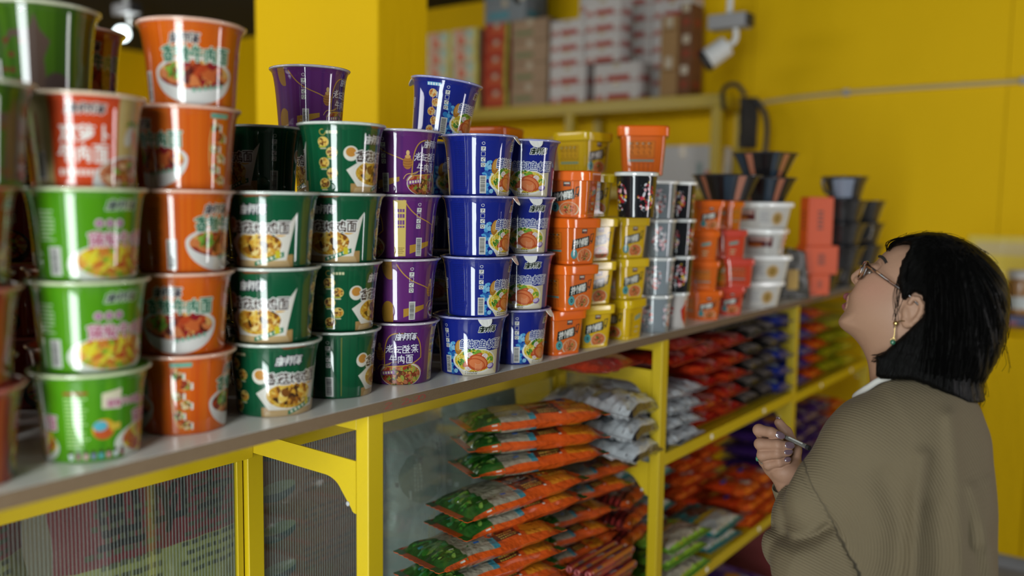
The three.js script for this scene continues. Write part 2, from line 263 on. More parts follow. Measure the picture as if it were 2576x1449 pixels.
// ---------------------------------------------------------------- noodle cups: print
const U = (g, w) => (u) => u * w;
function blueCup(g, w, h) {
  g.fillStyle = '#18278c'; g.fillRect(0, 0, w, h); const X = (u) => u * w, Y = (v) => v * h;
  for (const u0 of [0.20, 0.70]) {
    // pale blue surf behind the bowl
    for (let i = 0; i < 60; i++) ell(g, X(u0 + rr(-0.035, 0.05)), Y(rr(0.42, 0.95)), X(rr(0.004, 0.014)), Y(rr(0.015, 0.05)), ['#2f7fc4', '#5aa9dc', '#2a66b4', '#8cc6e6'][i % 4], rnd() * 3);
    poly(g, '#d9cfae', X(u0 + 0.005), Y(0.62), X(u0 + 0.25), Y(0.55), X(u0 + 0.25), Y(1), X(u0 + 0.05), Y(1));
    poly(g, '#e9dfc8', X(u0 + 0.03), Y(0.9), X(u0 + 0.22), Y(0.9), X(u0 + 0.25), Y(1), X(u0 + 0.05), Y(1));
    ell(g, X(u0 + 0.115), Y(0.74), X(0.118), Y(0.225), '#efeadf'); ell(g, X(u0 + 0.115), Y(0.735), X(0.108), Y(0.195), '#dcb92c');
    noodles(g, X(u0 + 0.115), Y(0.735), X(0.108), Y(0.195), ['#f1df6a', '#e6c73a', '#cfa81e', '#f8f0a6'], 90);
    food(g, X(u0 + 0.1), Y(0.62), X(0.05), Y(0.1), ['#7fb03a', '#4f8f2a', '#a6cf5c', '#3d7a24'], 60, 0.1, 0.3);
    food(g, X(u0 + 0.04), Y(0.76), X(0.02), Y(0.06), ['#3f7d2a', '#5fa03a'], 16, 0.2, 0.5); food(g, X(u0 + 0.2), Y(0.72), X(0.02), Y(0.05), ['#4f8f2a', '#7fb03a'], 14, 0.2, 0.5);
    for (const [du, dv] of [[0.085, 0.63], [0.165, 0.66], [0.08, 0.86]]) { ell(g, X(u0 + du), Y(dv), X(0.018), Y(0.05), '#f1e6e0'); g.strokeStyle = '#d98a96'; g.lineWidth = 3; g.beginPath(); g.arc(X(u0 + du), Y(dv), X(0.007), 0.5, 5.5); g.stroke(); }
    for (const [du, dv, a, b, ro] of [[0.1, 0.72, 0.06, 0.07, -0.6], [0.135, 0.76, 0.055, 0.13, 0.5], [0.12, 0.8, 0.05, 0.12, 0.3]]) { ell(g, X(u0 + du), Y(dv), X(a), Y(b) * 0.9, '#c9562c', ro); ell(g, X(u0 + du) + 3, Y(dv) - 4, X(a) * 0.82, Y(b) * 0.66, '#e8834f', ro); }
    g.strokeStyle = '#f4b48c'; g.lineWidth = 3; for (let i = 0; i < 5; i++) { g.beginPath(); g.arc(X(u0 + 0.13), Y(0.74) + i * 12, X(0.02), 0.3, 2.6); g.stroke(); }
    g.strokeStyle = '#f2efe8'; g.lineWidth = 9; g.beginPath(); g.ellipse(X(u0 + 0.115), Y(0.735), X(0.112), Y(0.205), 0, 0.2, 3.4); g.stroke();
    ell(g, X(u0 + 0.03), Y(0.5), X(0.02), Y(0.13), '#b67a2c', 0.2); ell(g, X(u0 + 0.03), Y(0.48), X(0.014), Y(0.09), '#cf9a4c', 0.2);
    logo(g, X(u0 + 0.128), Y(0.12), X(0.028)); han(g, '鲜虾鱼板面', X(u0 + 0.038), Y(0.37), X(0.04), '#2a3a8c', '#e9ecf4', 0.1, 0.27, 0.08, Y(0.15), 1.14);
    smallPrint(g, X(u0 + 0.06), Y(0.925), X(0.09), Y(0.06), '#6b6350', 2); ell(g, X(u0 + 0.205), Y(0.84), X(0.022), Y(0.05), '#7a5aa8', -0.2); ell(g, X(u0 + 0.2), Y(0.83), X(0.018), Y(0.035), '#d9c9e6', -0.2);
    // icons and barcode beside it
    icons(g, X(u0 - 0.045), Y(0.1), X(0.022), 1.18); barcode(g, X(u0 - 0.05), Y(0.66), X(0.034), Y(0.3));
  }
  smallPrint(g, X(0.02), Y(0.1), X(0.07), Y(0.8), '#142070', 26);
  g.strokeStyle = '#d68fb0'; g.lineWidth = 10; g.beginPath(); g.moveTo(X(0.6), Y(0.25)); g.bezierCurveTo(X(0.58), Y(0.45), X(0.62), Y(0.6), X(0.6), Y(0.9)); g.stroke();
  for (let i = 0; i < 5; i++) { const x = X(0.6 + (i % 2 ? 0.012 : -0.008)), y = Y(0.26 + i * 0.16); ell(g, x, y, X(0.021), Y(0.075), '#e8c884'); food(g, x, y, X(0.018), Y(0.062), ['#d98a3c', '#e8a84c', '#c96a2a', '#f0d29a'], 24, 0.2, 0.5); g.fillStyle = '#d8d8e6'; g.fillRect(x + X(0.02), y - Y(0.03), X(0.006), Y(0.1)); }
  g.fillStyle = '#6fc0e6'; g.fillRect(X(0.56), Y(0.07), X(0.07), Y(0.06)); g.fillStyle = '#e8f4fa'; for (let i = 0; i < 5; i++) g.fillRect(X(0.563 + i * 0.0135), Y(0.08), X(0.009), Y(0.045));
}
function purpleCup(g, w, h) {
  g.fillStyle = '#682a74'; g.fillRect(0, 0, w, h); const X = (u) => u * w, Y = (v) => v * h, gold = '#c99a3c';
  for (let i = 0; i < 40; i++) { g.fillStyle = i % 2 ? 'rgba(74,32,110,.35)' : 'rgba(112,58,140,.3)'; g.fillRect(X(rnd()), 0, X(0.012), h); }
  g.strokeStyle = gold; g.lineWidth = 7;
  for (const u0 of [0.02, 0.5]) { g.beginPath(); g.moveTo(X(u0), Y(0.05)); g.bezierCurveTo(X(u0 + 0.05), Y(0.4), X(u0 + 0.12), Y(0.35), X(u0 + 0.18), Y(0.5)); g.stroke(); poly(g, '#b98b34', X(u0 + 0.03), Y(0.78), X(u0 + 0.14), Y(0.72), X(u0 + 0.14), Y(0.79), X(u0 + 0.03), Y(0.92)); }
  for (const u0 of [0.2, 0.68]) {                                     // cloud-edged panel with the dish
    ell(g, X(u0 + 0.1), Y(0.82), X(0.105), Y(0.21), '#e6d9c6'); ell(g, X(u0 + 0.1), Y(0.83), X(0.1), Y(0.19), '#7d4a2a');
    food(g, X(u0 + 0.1), Y(0.83), X(0.1), Y(0.19), ['#b4623c', '#8c3f24', '#c97a50', '#7f8f34', '#a9b04a', '#d7a04a', '#5c3420', '#a83a2a'], 240, 0.05, 0.16);
    g.fillStyle = '#4a1f6e'; g.beginPath(); g.moveTo(X(u0 + 0.02), Y(0.7)); g.bezierCurveTo(X(u0 + 0.02), Y(0.2), X(u0 + 0.05), Y(0.12), X(u0 + 0.1), Y(0.14)); g.bezierCurveTo(X(u0 + 0.16), Y(0.12), X(u0 + 0.2), Y(0.2), X(u0 + 0.2), Y(0.55)); g.bezierCurveTo(X(u0 + 0.14), Y(0.72), X(u0 + 0.1), Y(0.66), X(u0 + 0.02), Y(0.7)); g.fill(); g.strokeStyle = gold; g.lineWidth = 8; g.stroke();
    g.strokeStyle = '#e0b95c'; g.lineWidth = 3; g.beginPath(); g.ellipse(X(u0 + 0.1), Y(0.82), X(0.108), Y(0.215), 0, 3.3, 6.2); g.stroke();
    logo(g, X(u0 + 0.075), Y(0.13), X(0.03), '#e9e6f0', '#2c1440');
    han(g, '老坛酸菜', X(u0 + 0.03), Y(0.33), X(0.034), '#eeeaf4', '#3a1a5a', 0.12, 0.26, 0, Y(0.13)); han(g, '牛肉面', X(u0 + 0.045), Y(0.5), X(0.034), '#eeeaf4', '#3a1a5a', 0.12, 0.26, 0, Y(0.13));
    // jar
    const j = X(u0 - 0.002); ell(g, j, Y(0.5), X(0.022), Y(0.1), '#b4793c'); ell(g, j, Y(0.4), X(0.013), Y(0.03), '#d9a860'); ell(g, j, Y(0.34), X(0.008), Y(0.04), '#e6c07c'); g.strokeStyle = '#7d4a1e'; g.lineWidth = 3; for (let k = 0; k < 3; k++) { g.beginPath(); g.ellipse(j, Y(0.46 + k * 0.04), X(0.021), Y(0.02), 0, 0, 3.14); g.stroke(); }
    g.strokeStyle = '#e0b95c'; g.lineWidth = 5; g.beginPath(); g.moveTo(X(u0 - 0.02), Y(0.75)); g.bezierCurveTo(X(u0), Y(0.6), X(u0 + 0.02), Y(0.72), X(u0 + 0.05), Y(0.64)); g.stroke();
    poly(g, '#8c4a9a', X(u0 + 0.0), Y(0.78), X(u0 + 0.07), Y(0.75), X(u0 + 0.07), Y(0.81), X(u0 + 0.0), Y(0.85)); g.fillStyle = '#f0e6c0'; for (let i = 0; i < 4; i++) g.fillRect(X(u0 + 0.008 + i * 0.014), Y(0.785 - i * 0.006), X(0.009), Y(0.04));
  }
  for (const u0 of [0.075, 0.56]) { icons(g, X(u0), Y(0.1), X(0.022), 1.16); barcode(g, X(u0 + 0.002), Y(0.66), X(0.032), Y(0.3)); }
  // flat ochre discs and the yellow voucher panel
  ell(g, X(0.99), Y(0.1), X(0.035), Y(0.2), '#a97a36'); ell(g, X(0.975), Y(0.85), X(0.035), Y(0.2), '#b5852f');
  g.fillStyle = '#dcc06a'; g.fillRect(X(0.455), Y(0.06), X(0.055), Y(0.9)); g.fillStyle = '#7a4a8c'; for (const [v, hh] of [[0.2, 0.05], [0.28, 0.06], [0.38, 0.07], [0.47, 0.03]]) for (let i = 0; i < 4; i++) g.fillRect(X(0.46 + i * 0.0115), Y(v), X(0.009), Y(hh)); smallPrint(g, X(0.46), Y(0.82), X(0.045), Y(0.11), '#8c6a3a', 4);
}
function greenCup(g, w, h) {
  g.fillStyle = '#085433'; g.fillRect(0, 0, w, h); const X = (u) => u * w, Y = (v) => v * h;
  for (let i = 0; i < 50; i++) { g.fillStyle = i % 2 ? 'rgba(4,66,40,.4)' : 'rgba(24,108,68,.3)'; g.fillRect(X(rnd()), 0, X(0.006), h); }
  for (const u0 of [0.17, 0.67]) {
    poly(g, '#b08a54', X(u0 + 0.03), Y(0.86), X(u0 + 0.3), Y(0.82), X(u0 + 0.3), Y(1), X(u0 + 0.03), Y(1)); poly(g, '#c7a878', X(u0 + 0.05), Y(0.92), X(u0 + 0.27), Y(0.86), X(u0 + 0.29), Y(1), X(u0 + 0.04), Y(1));
    poly(g, '#e4ded2', X(u0 + 0.01), Y(0.66), X(u0 + 0.06), Y(0.55), X(u0 + 0.25), Y(0.55), X(u0 + 0.29), Y(0.35), X(u0 + 0.315), Y(0.24), X(u0 + 0.3), Y(0.45), X(u0 + 0.27), Y(0.9), X(u0 + 0.06), Y(0.9)); // pot and ladle
    ell(g, X(u0 + 0.15), Y(0.7), X(0.105), Y(0.2), '#e9e4da'); ell(g, X(u0 + 0.15), Y(0.7), X(0.098), Y(0.18), '#c08a24');
    noodles(g, X(u0 + 0.15), Y(0.7), X(0.098), Y(0.18), ['#e2b83e', '#cf9a26', '#f0d676'], 70);
    food(g, X(u0 + 0.16), Y(0.68), X(0.09), Y(0.16), ['#d9a336', '#a86a1e', '#e8c25a', '#7d4a1c', '#c98a2c', '#4a2c14', '#f0d68a'], 110, 0.08, 0.24);
    ell(g, X(u0 + 0.255), Y(0.52), X(0.03), Y(0.05), '#d9a336', -0.3);
    ell(g, X(u0 + 0.03), Y(0.42), X(0.032), Y(0.11), '#e6e0d2'); ell(g, X(u0 + 0.03), Y(0.4), X(0.022), Y(0.07), '#c98a3a');
    logo(g, X(u0 + 0.09), Y(0.14), X(0.032), '#e6e8e2', '#3a2440'); han(g, '香菇炖鸡面', X(u0 + 0.05), Y(0.38), X(0.042), '#4a3a34', '#ece8e4', 0.12, 0.32, 0.05, Y(0.15), 1.12);
    poly(g, '#1c7a58', X(u0 + 0.14), Y(0.92), X(u0 + 0.26), Y(0.78), X(u0 + 0.26), Y(0.85), X(u0 + 0.14), Y(0.98)); g.fillStyle = '#e9e6d0'; for (let i = 0; i < 6; i++) g.fillRect(X(u0 + 0.15 + i * 0.018), Y(0.915 - i * 0.021), X(0.011), Y(0.035)); g.fillStyle = '#cfc22c'; g.fillRect(X(u0 + 0.225), Y(0.77), X(0.02), Y(0.1));
    poly(g, '#8c4a2a', X(u0 + 0.1), 0, X(u0 + 0.22), 0, X(u0 + 0.2), Y(0.03), X(u0 + 0.12), Y(0.04));
  }
  for (let i = 0; i < 5; i++) { const x = X(0.585 + (i % 2 ? 0.035 : 0)), y = Y(0.26 + i * 0.15); ell(g, x, y, X(0.024), Y(0.075), '#e2c46c'); food(g, x, y, X(0.021), Y(0.065), ['#c98a2c', '#8c5a24', '#e8c05a', '#5c3a1c'], 26, 0.2, 0.5); g.fillStyle = '#c9c4a0'; g.fillRect(x - X(0.015), y + Y(0.085), X(0.028), Y(0.018)); g.fillStyle = '#b9b62c'; g.fillRect(x - X(0.02), y + Y(0.06), X(0.03), Y(0.02)); }
  g.strokeStyle = '#d2b24c'; g.lineWidth = 4; g.beginPath(); g.arc(X(0.585), Y(0.12), X(0.012), 0, 5); g.stroke(); g.fillStyle = '#d8d4a8'; for (let i = 0; i < 4; i++) g.fillRect(X(0.6 + i * 0.012), Y(0.1), X(0.009), Y(0.04));
  icons(g, X(0.035), Y(0.1), X(0.022), 1.16); barcode(g, X(0.03), Y(0.66), X(0.036), Y(0.3)); g.strokeStyle = '#a08a2c'; g.lineWidth = 2; g.strokeRect(X(0.1), Y(0.05), X(0.002), Y(0.9));
}
function orangeCup(g, w, h) {
  g.fillStyle = '#d4600f'; g.fillRect(0, 0, w, h); const X = (u) => u * w, Y = (v) => v * h;
  for (let i = 0; i < 60; i++) { g.fillStyle = ['rgba(226,120,34,.25)', 'rgba(196,66,16,.22)'][i % 2]; g.fillRect(X(rnd()), 0, X(0.01), h); }
  for (const u0 of [0.14, 0.64]) {
    g.fillStyle = '#dad7d2'; g.beginPath(); g.ellipse(X(u0 + 0.14), Y(0.62), X(0.145), Y(0.37), 0, 0.05, 3.09); g.fill();
    ell(g, X(u0 + 0.14), Y(0.62), X(0.145), Y(0.2), '#dad7d2'); ell(g, X(u0 + 0.14), Y(0.63), X(0.132), Y(0.175), '#8c2c14');
    food(g, X(u0 + 0.14), Y(0.63), X(0.132), Y(0.175), ['#b4421e', '#7d2412', '#d07a44', '#c2602e', '#5c1c10', '#8c1a24', '#d9a45c'], 150, 0.06, 0.2); food(g, X(u0 + 0.07), Y(0.6), X(0.035), Y(0.1), ['#5c8f2a', '#3d6d22', '#86b03e'], 30, 0.1, 0.4);
    logo(g, X(u0 + 0.06), Y(0.14), X(0.03), '#2a2030', '#e4ddd2'); han(g, '香辣牛肉面', X(u0 + 0.03), Y(0.3), X(0.042), '#2c6a52', '#c6d6c2', 0.14, 0.33, 0, Y(0.17), 1.14);
    g.fillStyle = '#7fae96'; for (let i = 0; i < 6; i++) g.fillRect(X(u0 + 0.13 + i * 0.02), Y(0.79 - i * 0.012), X(0.014), Y(0.05));
  }
  barcode(g, X(0.07), Y(0.58), X(0.035), Y(0.38)); smallPrint(g, X(0.01), Y(0.2), X(0.05), Y(0.7), '#9a4214', 18);
  g.strokeStyle = '#e6c878'; g.lineWidth = 5; g.beginPath(); g.ellipse(X(0.53), Y(0.5), X(0.03), Y(0.4), 0, 1.4, 4.9); g.stroke();
  for (let i = 0; i < 6; i++) { const x = X(0.53 + (i % 2 ? 0.018 : -0.008)), y = Y(0.22 + i * 0.13); food(g, x, y, X(0.02), Y(0.07), ['#6a1c22', '#c9a45c', '#8c3020', '#e0cfa0', '#5c8f3a'], 26, 0.2, 0.5); g.fillStyle = '#dfe4d8'; g.fillRect(x + X(0.018), y - Y(0.03), X(0.008), Y(0.09)); }
  g.fillStyle = '#6fae98'; g.fillRect(X(0.5), Y(0.05), X(0.07), Y(0.06));
}
function limeCup(g, w, h) {
  g.fillStyle = '#519610'; g.fillRect(0, 0, w, h); const X = (u) => u * w, Y = (v) => v * h;
  for (let i = 0; i < 50; i++) { g.fillStyle = ['rgba(110,170,30,.25)', 'rgba(50,120,16,.25)'][i % 2]; g.fillRect(X(rnd()), 0, X(0.012), h); }
  for (const u0 of [0.18, 0.66]) {
    ell(g, X(u0 + 0.13), Y(0.82), X(0.15), Y(0.24), '#d9dccf'); ell(g, X(u0 + 0.14), Y(0.78), X(0.13), Y(0.2), '#c9762c');
    food(g, X(u0 + 0.14), Y(0.78), X(0.13), Y(0.2), ['#d99a3c', '#c2582a', '#e0c42c', '#8fae2c', '#b8401f', '#e8d86a'], 130, 0.06, 0.18);
    for (let i = 0; i < 5; i++) ell(g, X(u0 + 0.06 + i * 0.045), Y(0.72 + (i % 2) * 0.1), X(0.008), Y(0.1), '#dcd23a', rr(-0.8, 0.8));
    logo(g, X(u0 + 0.1), Y(0.1), X(0.032), '#26343a', '#d6e6c8'); for (let i = 0; i < 3; i++) { ell(g, X(u0 + 0.08 + i * 0.032), Y(0.36), X(0.014), Y(0.05), '#d8b0c4'); ell(g, X(u0 + 0.08 + i * 0.032), Y(0.36), X(0.008), Y(0.028), '#8c5a7a'); }
    han(g, '藤椒牛肉面', X(u0 + 0.05), Y(0.46), X(0.042), '#b0506c', '#e9d9e0', 0.12, 0.3, 0, Y(0.15), 1.1);
  }
  barcode(g, X(0.1), Y(0.62), X(0.042), Y(0.32)); smallPrint(g, X(0.07), Y(0.22), X(0.06), Y(0.36), '#cfdcc2', 8);
  // side panel: emblem and a row of little coloured figures
  smallPrint(g, X(0.49), Y(0.24), X(0.07), Y(0.6), '#bfe09a', 14); g.fillStyle = '#a8482e'; g.fillRect(X(0.49), Y(0.17), X(0.07), Y(0.03));
  ell(g, X(0.605), Y(0.62), X(0.036), Y(0.12), '#d9a02c'); ell(g, X(0.605), Y(0.66), X(0.03), Y(0.08), '#c2582a'); ell(g, X(0.595), Y(0.58), X(0.022), Y(0.06), '#58b0c4'); g.fillStyle = '#d8b83a'; g.fillRect(X(0.625), Y(0.56), X(0.035), Y(0.08));
  for (let i = 0; i < 8; i++) { const x = X(0.5 + i * 0.024); ell(g, x, Y(0.92), X(0.008), Y(0.045), ['#e0e6ea', '#7d2c2c', '#d9b0b0', '#8088b0', '#5ab0b8', '#d99aa8'][i % 6]); ell(g, x, Y(0.875), X(0.006), Y(0.022), '#3a2620'); }
  poly(g, '#e0d6b8', X(0.6), Y(0.2), X(0.66), Y(0.16), X(0.66), Y(0.4), X(0.6), Y(0.38)); han(g, '藤椒牛肉面', X(0.615), Y(0.28), X(0.022), '#b0506c', '#e9d9e0', 0.14, 0.34, 0, Y(0.09), 1.12);
}
function radishCup(g, w, h) {
  g.fillStyle = '#cfb67a'; g.fillRect(0, 0, w, h); const X = (u) => u * w, Y = (v) => v * h;
  for (const u0 of [0.12, 0.62]) {
    g.fillStyle = '#d2481e'; g.fillRect(X(u0), 0, X(0.2), h); logo(g, X(u0 + 0.05), Y(0.09), X(0.034), '#3a2c34', '#f0e0d6');
    han(g, '双萝卜', X(u0 + 0.03), Y(0.32), X(0.045), '#f2ece6', null, 0.17, 0, 0, Y(0.18)); han(g, '牛肉面', X(u0 + 0.02), Y(0.54), X(0.045), '#f2ece6', null, 0.17, 0, 0, Y(0.18));
    g.fillStyle = '#f0e4dc'; for (let i = 0; i < 8; i++) g.fillRect(X(u0 + 0.02 + i * 0.015), Y(0.8), X(0.01), Y(0.07));
    ell(g, X(u0 + 0.26), Y(0.95), X(0.14), Y(0.32), '#cfccc8'); ell(g, X(u0 + 0.26), Y(0.86), X(0.12), Y(0.2), '#a85a34'); food(g, X(u0 + 0.26), Y(0.86), X(0.12), Y(0.2), ['#c9825a', '#8c4a34', '#d9b08a', '#7fae3a', '#b0482c', '#e0d0c0'], 100, 0.06, 0.2);
    ell(g, X(u0 + 0.25), Y(0.42), X(0.02), Y(0.12), '#e0e0dc', 0.3); ell(g, X(u0 + 0.285), Y(0.46), X(0.016), Y(0.12), '#d9682c', -0.3); for (let i = 0; i < 5; i++) ell(g, X(u0 + 0.25 + i * 0.01), Y(0.28), X(0.006), Y(0.06), '#5c8f3a', i - 2);
  }
  barcode(g, X(0.05), Y(0.62), X(0.04), Y(0.3)); g.fillStyle = '#a8503a'; g.fillRect(X(0.055), Y(0.2), X(0.012), Y(0.34));
}
function redCup(g, w, h) {
  g.fillStyle = '#a02418'; g.fillRect(0, 0, w, h); const X = (u) => u * w, Y = (v) => v * h;
  for (let k = 0; k < 4; k++) { const u0 = k * 0.25; ell(g, X(u0 + 0.12), Y(0.78), X(0.1), Y(0.26), '#2c3430'); ell(g, X(u0 + 0.12), Y(0.75), X(0.085), Y(0.2), '#c97a2c'); food(g, X(u0 + 0.12), Y(0.75), X(0.085), Y(0.2), ['#d9a83c', '#8fae3a', '#c2582a', '#7d2c1c', '#e0c86a'], 90, 0.08, 0.22); logo(g, X(u0 + 0.05), Y(0.1), X(0.03), '#2a2030', '#e8dcd2'); han(g, '牛肉面', X(u0 + 0.06), Y(0.28), X(0.034), '#e8d9b0', '#5c1410', 0.13, 0.3, 0, Y(0.16)); g.fillStyle = '#c2602e'; g.fillRect(X(u0 + 0.225), 0, X(0.02), h); }
}
function oliveCup(g, w, h) {
  g.fillStyle = '#355a08'; g.fillRect(0, 0, w, h); const X = (u) => u * w, Y = (v) => v * h;
  for (let i = 0; i < 40; i++) { g.fillStyle = ['rgba(90,130,20,.3)', 'rgba(30,66,10,.35)'][i % 2]; g.fillRect(X(rnd()), 0, X(0.014), h); }
  for (const u0 of [0.2, 0.7]) { // brown brush shapes
    poly(g, '#5a463c', X(u0 - 0.03), Y(0.95), X(u0 - 0.02), Y(0.4), X(u0 - 0.06), Y(0.36), X(u0 - 0.1), Y(0.55), X(u0 - 0.07), Y(0.3), X(u0 - 0.01), Y(0.28), X(u0 + 0.005), Y(0.1), X(u0 + 0.02), Y(0.28), X(u0 + 0.05), Y(0.4), X(u0 + 0.03), Y(0.6), X(u0 + 0.04), Y(0.95));
    ell(g, X(u0 + 0.07), Y(0.88), X(0.04), Y(0.14), '#4a3a36'); for (let i = 0; i < 8; i++) ell(g, X(u0 - 0.1 + rnd() * 0.1), Y(0.4 + rnd() * 0.5), X(0.012), Y(0.03), '#6a3a20', rnd() * 3);
  }
  barcode(g, X(0.05), Y(0.62), X(0.04), Y(0.3)); smallPrint(g, X(0.4), Y(0.3), X(0.07), Y(0.5), '#6f8f3a', 10);
}
const cupMat = (draw, w = 1536, h = 448, rough = 0.4) => new THREE.MeshPhysicalMaterial({ color: new THREE.Color().setRGB(0.52, 0.52, 0.52), map: canvasTex(w, h, draw), roughness: rough, clearcoat: 1, clearcoatRoughness: 0.03, specularIntensity: 0.12, bumpMap: rep(WRINKLE, 6, 0.6), bumpScale: 0.00022 });
const CM = { blue: cupMat(blueCup), purple: cupMat(purpleCup), green: cupMat(greenCup), orange: cupMat(orangeCup), lime: cupMat(limeCup, 1280), radish: cupMat(radishCup, 1024, 384), red: cupMat(redCup, 1024, 384), olive: cupMat(oliveCup, 1024, 384) };
const mRim = new THREE.MeshPhysicalMaterial({ color: new THREE.Color().setRGB(0.62, 0.61, 0.58), roughness: 0.3, clearcoat: 1, clearcoatRoughness: 0.06, bumpMap: rep(NOISE, 10, 2), bumpScale: 0.002 });
const rimOf = (r, g, b) => { const m = mRim.clone(); m.color.setRGB(r, g, b); return m; };
const RIM = { blue: rimOf(0.3, 0.3, 0.52), purple: rimOf(0.5, 0.46, 0.5), green: rimOf(0.52, 0.55, 0.5), orange: rimOf(0.66, 0.4, 0.3), lime: rimOf(0.5, 0.55, 0.34), radish: rimOf(0.66, 0.5, 0.36), red: rimOf(0.5, 0.12, 0.1), olive: rimOf(0.5, 0.5, 0.36) };
const lidTex = (c1, c2) => cupLid(c1, c2);
function cupLid(base, food1) {
  return new THREE.MeshPhysicalMaterial({ roughness: 0.35, clearcoat: 0.8, clearcoatRoughness: 0.1, bumpMap: rep(NOISE, 3, 3), bumpScale: 0.0012, map: canvasTex(256, 256, (g) => { g.fillStyle = base; g.fillRect(0, 0, 256, 256); food(g, 128, 128, 90, 90, food1, 160, 0.08, 0.25); }) });
}
const LID = { blue: cupLid('#1b2a96', ['#dcb92c', '#e8834f', '#7fb03a']), purple: cupLid('#5c2b7c', ['#b4623c', '#c2401f', '#a9b04a']), green: cupLid('#0c5a36', ['#c98a2c', '#8c5a24', '#b0482c']), orange: cupLid('#d9581e', ['#8c2c14', '#c2602e', '#5c8f2a']), lime: cupLid('#4f9a12', ['#d99a3c', '#c2582a']), radish: cupLid('#cfb67a', ['#d2481e', '#c9825a']), red: cupLid('#a02418', ['#c97a2c', '#8fae3a']), olive: cupLid('#3f6a0e', ['#5a463c', '#8c6a3a']) };

// ---------------------------------------------------------------- noodle cups: shape
function lathe(pts, seg, H0, H1) {                                    // uv.v runs with height
  const g = new THREE.LatheGeometry(pts.map(([r, y]) => new THREE.Vector2(r, y)), seg), p = g.attributes.position, uv = g.attributes.uv;
  if (H1 !== undefined) for (let i = 0; i < p.count; i++) uv.setY(i, (p.getY(i) - H0) / (H1 - H0));
  return g;
}
const CUP_H = 0.108;
const gBody = lathe([[0.0, 0.003], [0.05, 0.003], [0.0535, 0.0], [0.0556, 0.0005], [0.0562, 0.003], [0.0573, 0.02], [0.0588, 0.04], [0.0605, 0.06], [0.0622, 0.076], [0.0643, 0.09], [0.0668, 0.1], [0.0685, 0.1045]], 72, 0, 0.1045);
const gRim = lathe([[0.0672, 0.1035], [0.071, 0.104], [0.0722, 0.1055], [0.0718, 0.1072], [0.0705, 0.108], [0.0685, 0.108], [0.0672, 0.1072], [0.0672, 0.1035]], 72);
const gLid = (() => { const g = lathe([[0.0678, 0.1065], [0.05, 0.1072], [0.0, 0.1074]], 48); const p = g.attributes.position, uv = g.attributes.uv; for (let i = 0; i < p.count; i++) uv.setXY(i, 0.5 + p.getX(i) / 0.14, 0.5 + p.getZ(i) / 0.14); return g; })();
for (const g of [gBody, gRim, gLid]) g.scale(0.972, 1, 0.972);
const gTab = (() => { const s = new THREE.Shape(); s.moveTo(-0.014, 0); s.quadraticCurveTo(-0.012, 0.016, 0, 0.017); s.quadraticCurveTo(0.012, 0.016, 0.014, 0); s.lineTo(-0.014, 0); return new THREE.ExtrudeGeometry(s, { depth: 0.0006, bevelEnabled: false }).rotateX(Math.PI / 2 + 1.0).translate(0, 0.1062, 0.0675); })();
// crumpled shrink film round the rim
const gFilm = (() => { const g = lathe([[0.0641, 0.0925], [0.0655, 0.097], [0.0668, 0.1], [0.0712, 0.1055], [0.0716, 0.1072], [0.069, 0.1078]], 96), p = g.attributes.position; for (let i = 0; i < p.count; i++) { const x = p.getX(i), y = p.getY(i), z = p.getZ(i), t = Math.atan2(x, z), w = Math.max(0, (y - 0.09) / 0.016), k = 1 + 0.0045 * w * (Math.sin(t * 19) * Math.sin(t * 7 + 1) + 0.7 * Math.sin(t * 41 + y * 300) * Math.sin(t * 5)); p.setXYZ(i, x * k, y, z * k); } g.scale(0.98, 1, 0.98); g.computeVertexNormals(); return g; })();
const mFilm = new THREE.MeshPhysicalMaterial({ color: 0xffffff, roughness: 0.05, transmission: 1, thickness: 0, ior: 1.45 });
const CUPS = {};
function cupProto(kind) {
  if (CUPS[kind]) return CUPS[kind];
  const g = new THREE.Group(); obj('body', gBody, CM[kind], g); obj('rim', gRim, RIM[kind], g); obj('lid', gLid, LID[kind], g); obj('shrink_film', gFilm, mFilm, g);
  if (kind === 'blue') { const t = obj('lid_tab', gTab, mRim, g); t.rotation.y = 2.2; }
  return (CUPS[kind] = g);
}
const COLOR = { blue: 'dark blue seafood noodle cup', purple: 'purple pickled cabbage noodle cup', green: 'dark green mushroom noodle cup', orange: 'orange spicy beef noodle cup', lime: 'lime green noodle cup', radish: 'beige and red radish noodle cup', red: 'red noodle cup', olive: 'olive green noodle cup' };
const away = (P) => { const d = P.clone().sub(camera.position); d.y = 0; return d.normalize(); };
function place(o, P, face, tilt) {                                     // turn the print at u = face towards the camera
  const d = camera.position.clone().sub(P), phi = Math.atan2(d.x, d.z);
  o.position.copy(P); o.rotation.set(0, phi - face * 2 * Math.PI, 0);
  if (tilt) { o.quaternion.premultiply(new THREE.Quaternion().setFromAxisAngle(F0, tilt)); }
}
function addCup(kind, P, face, label, tilt, scale = 1) {
  const c = cupProto(kind).clone(); c.name = numbered(kind === 'blue' ? 'noodle_cup' : 'noodle_cup'); scene.add(c);
  place(c, P, face, tilt); if (scale !== 1) c.scale.setScalar(scale);
  tag(c, label, 'noodle cup', 'stacked noodle cups on the top board'); return c;
}
function cupStack(px, py, rows, where) {                               // rows: [kind, face, rim centre in px, label extra]
  const c0 = onPlane(px, py, 1, BT), base = c0.clone().addScaledVector(away(c0), 0.0556);
  rows.forEach(([kind, face, cx, extra], k) => {
    const P = base.clone(); P.y = BT + k * CUP_H;
    if (cx) { const q = project(V(P.x, P.y + 0.1, P.z)); P.addScaledVector(R0, (cx - q[0]) * q[2] / FPX); }
    addCup(kind, P, face + rr(-0.006, 0.006), `${COLOR[kind]}${extra ? ' ' + extra : ''}, ${ORD[k]} in ${where}`);
  });
  return base;
}
cupStack(-100, 1246, [['red', 0.12], ['red', 0.1], ['red', 0.14], ['olive', 0.07, -88]], 'the red stack');
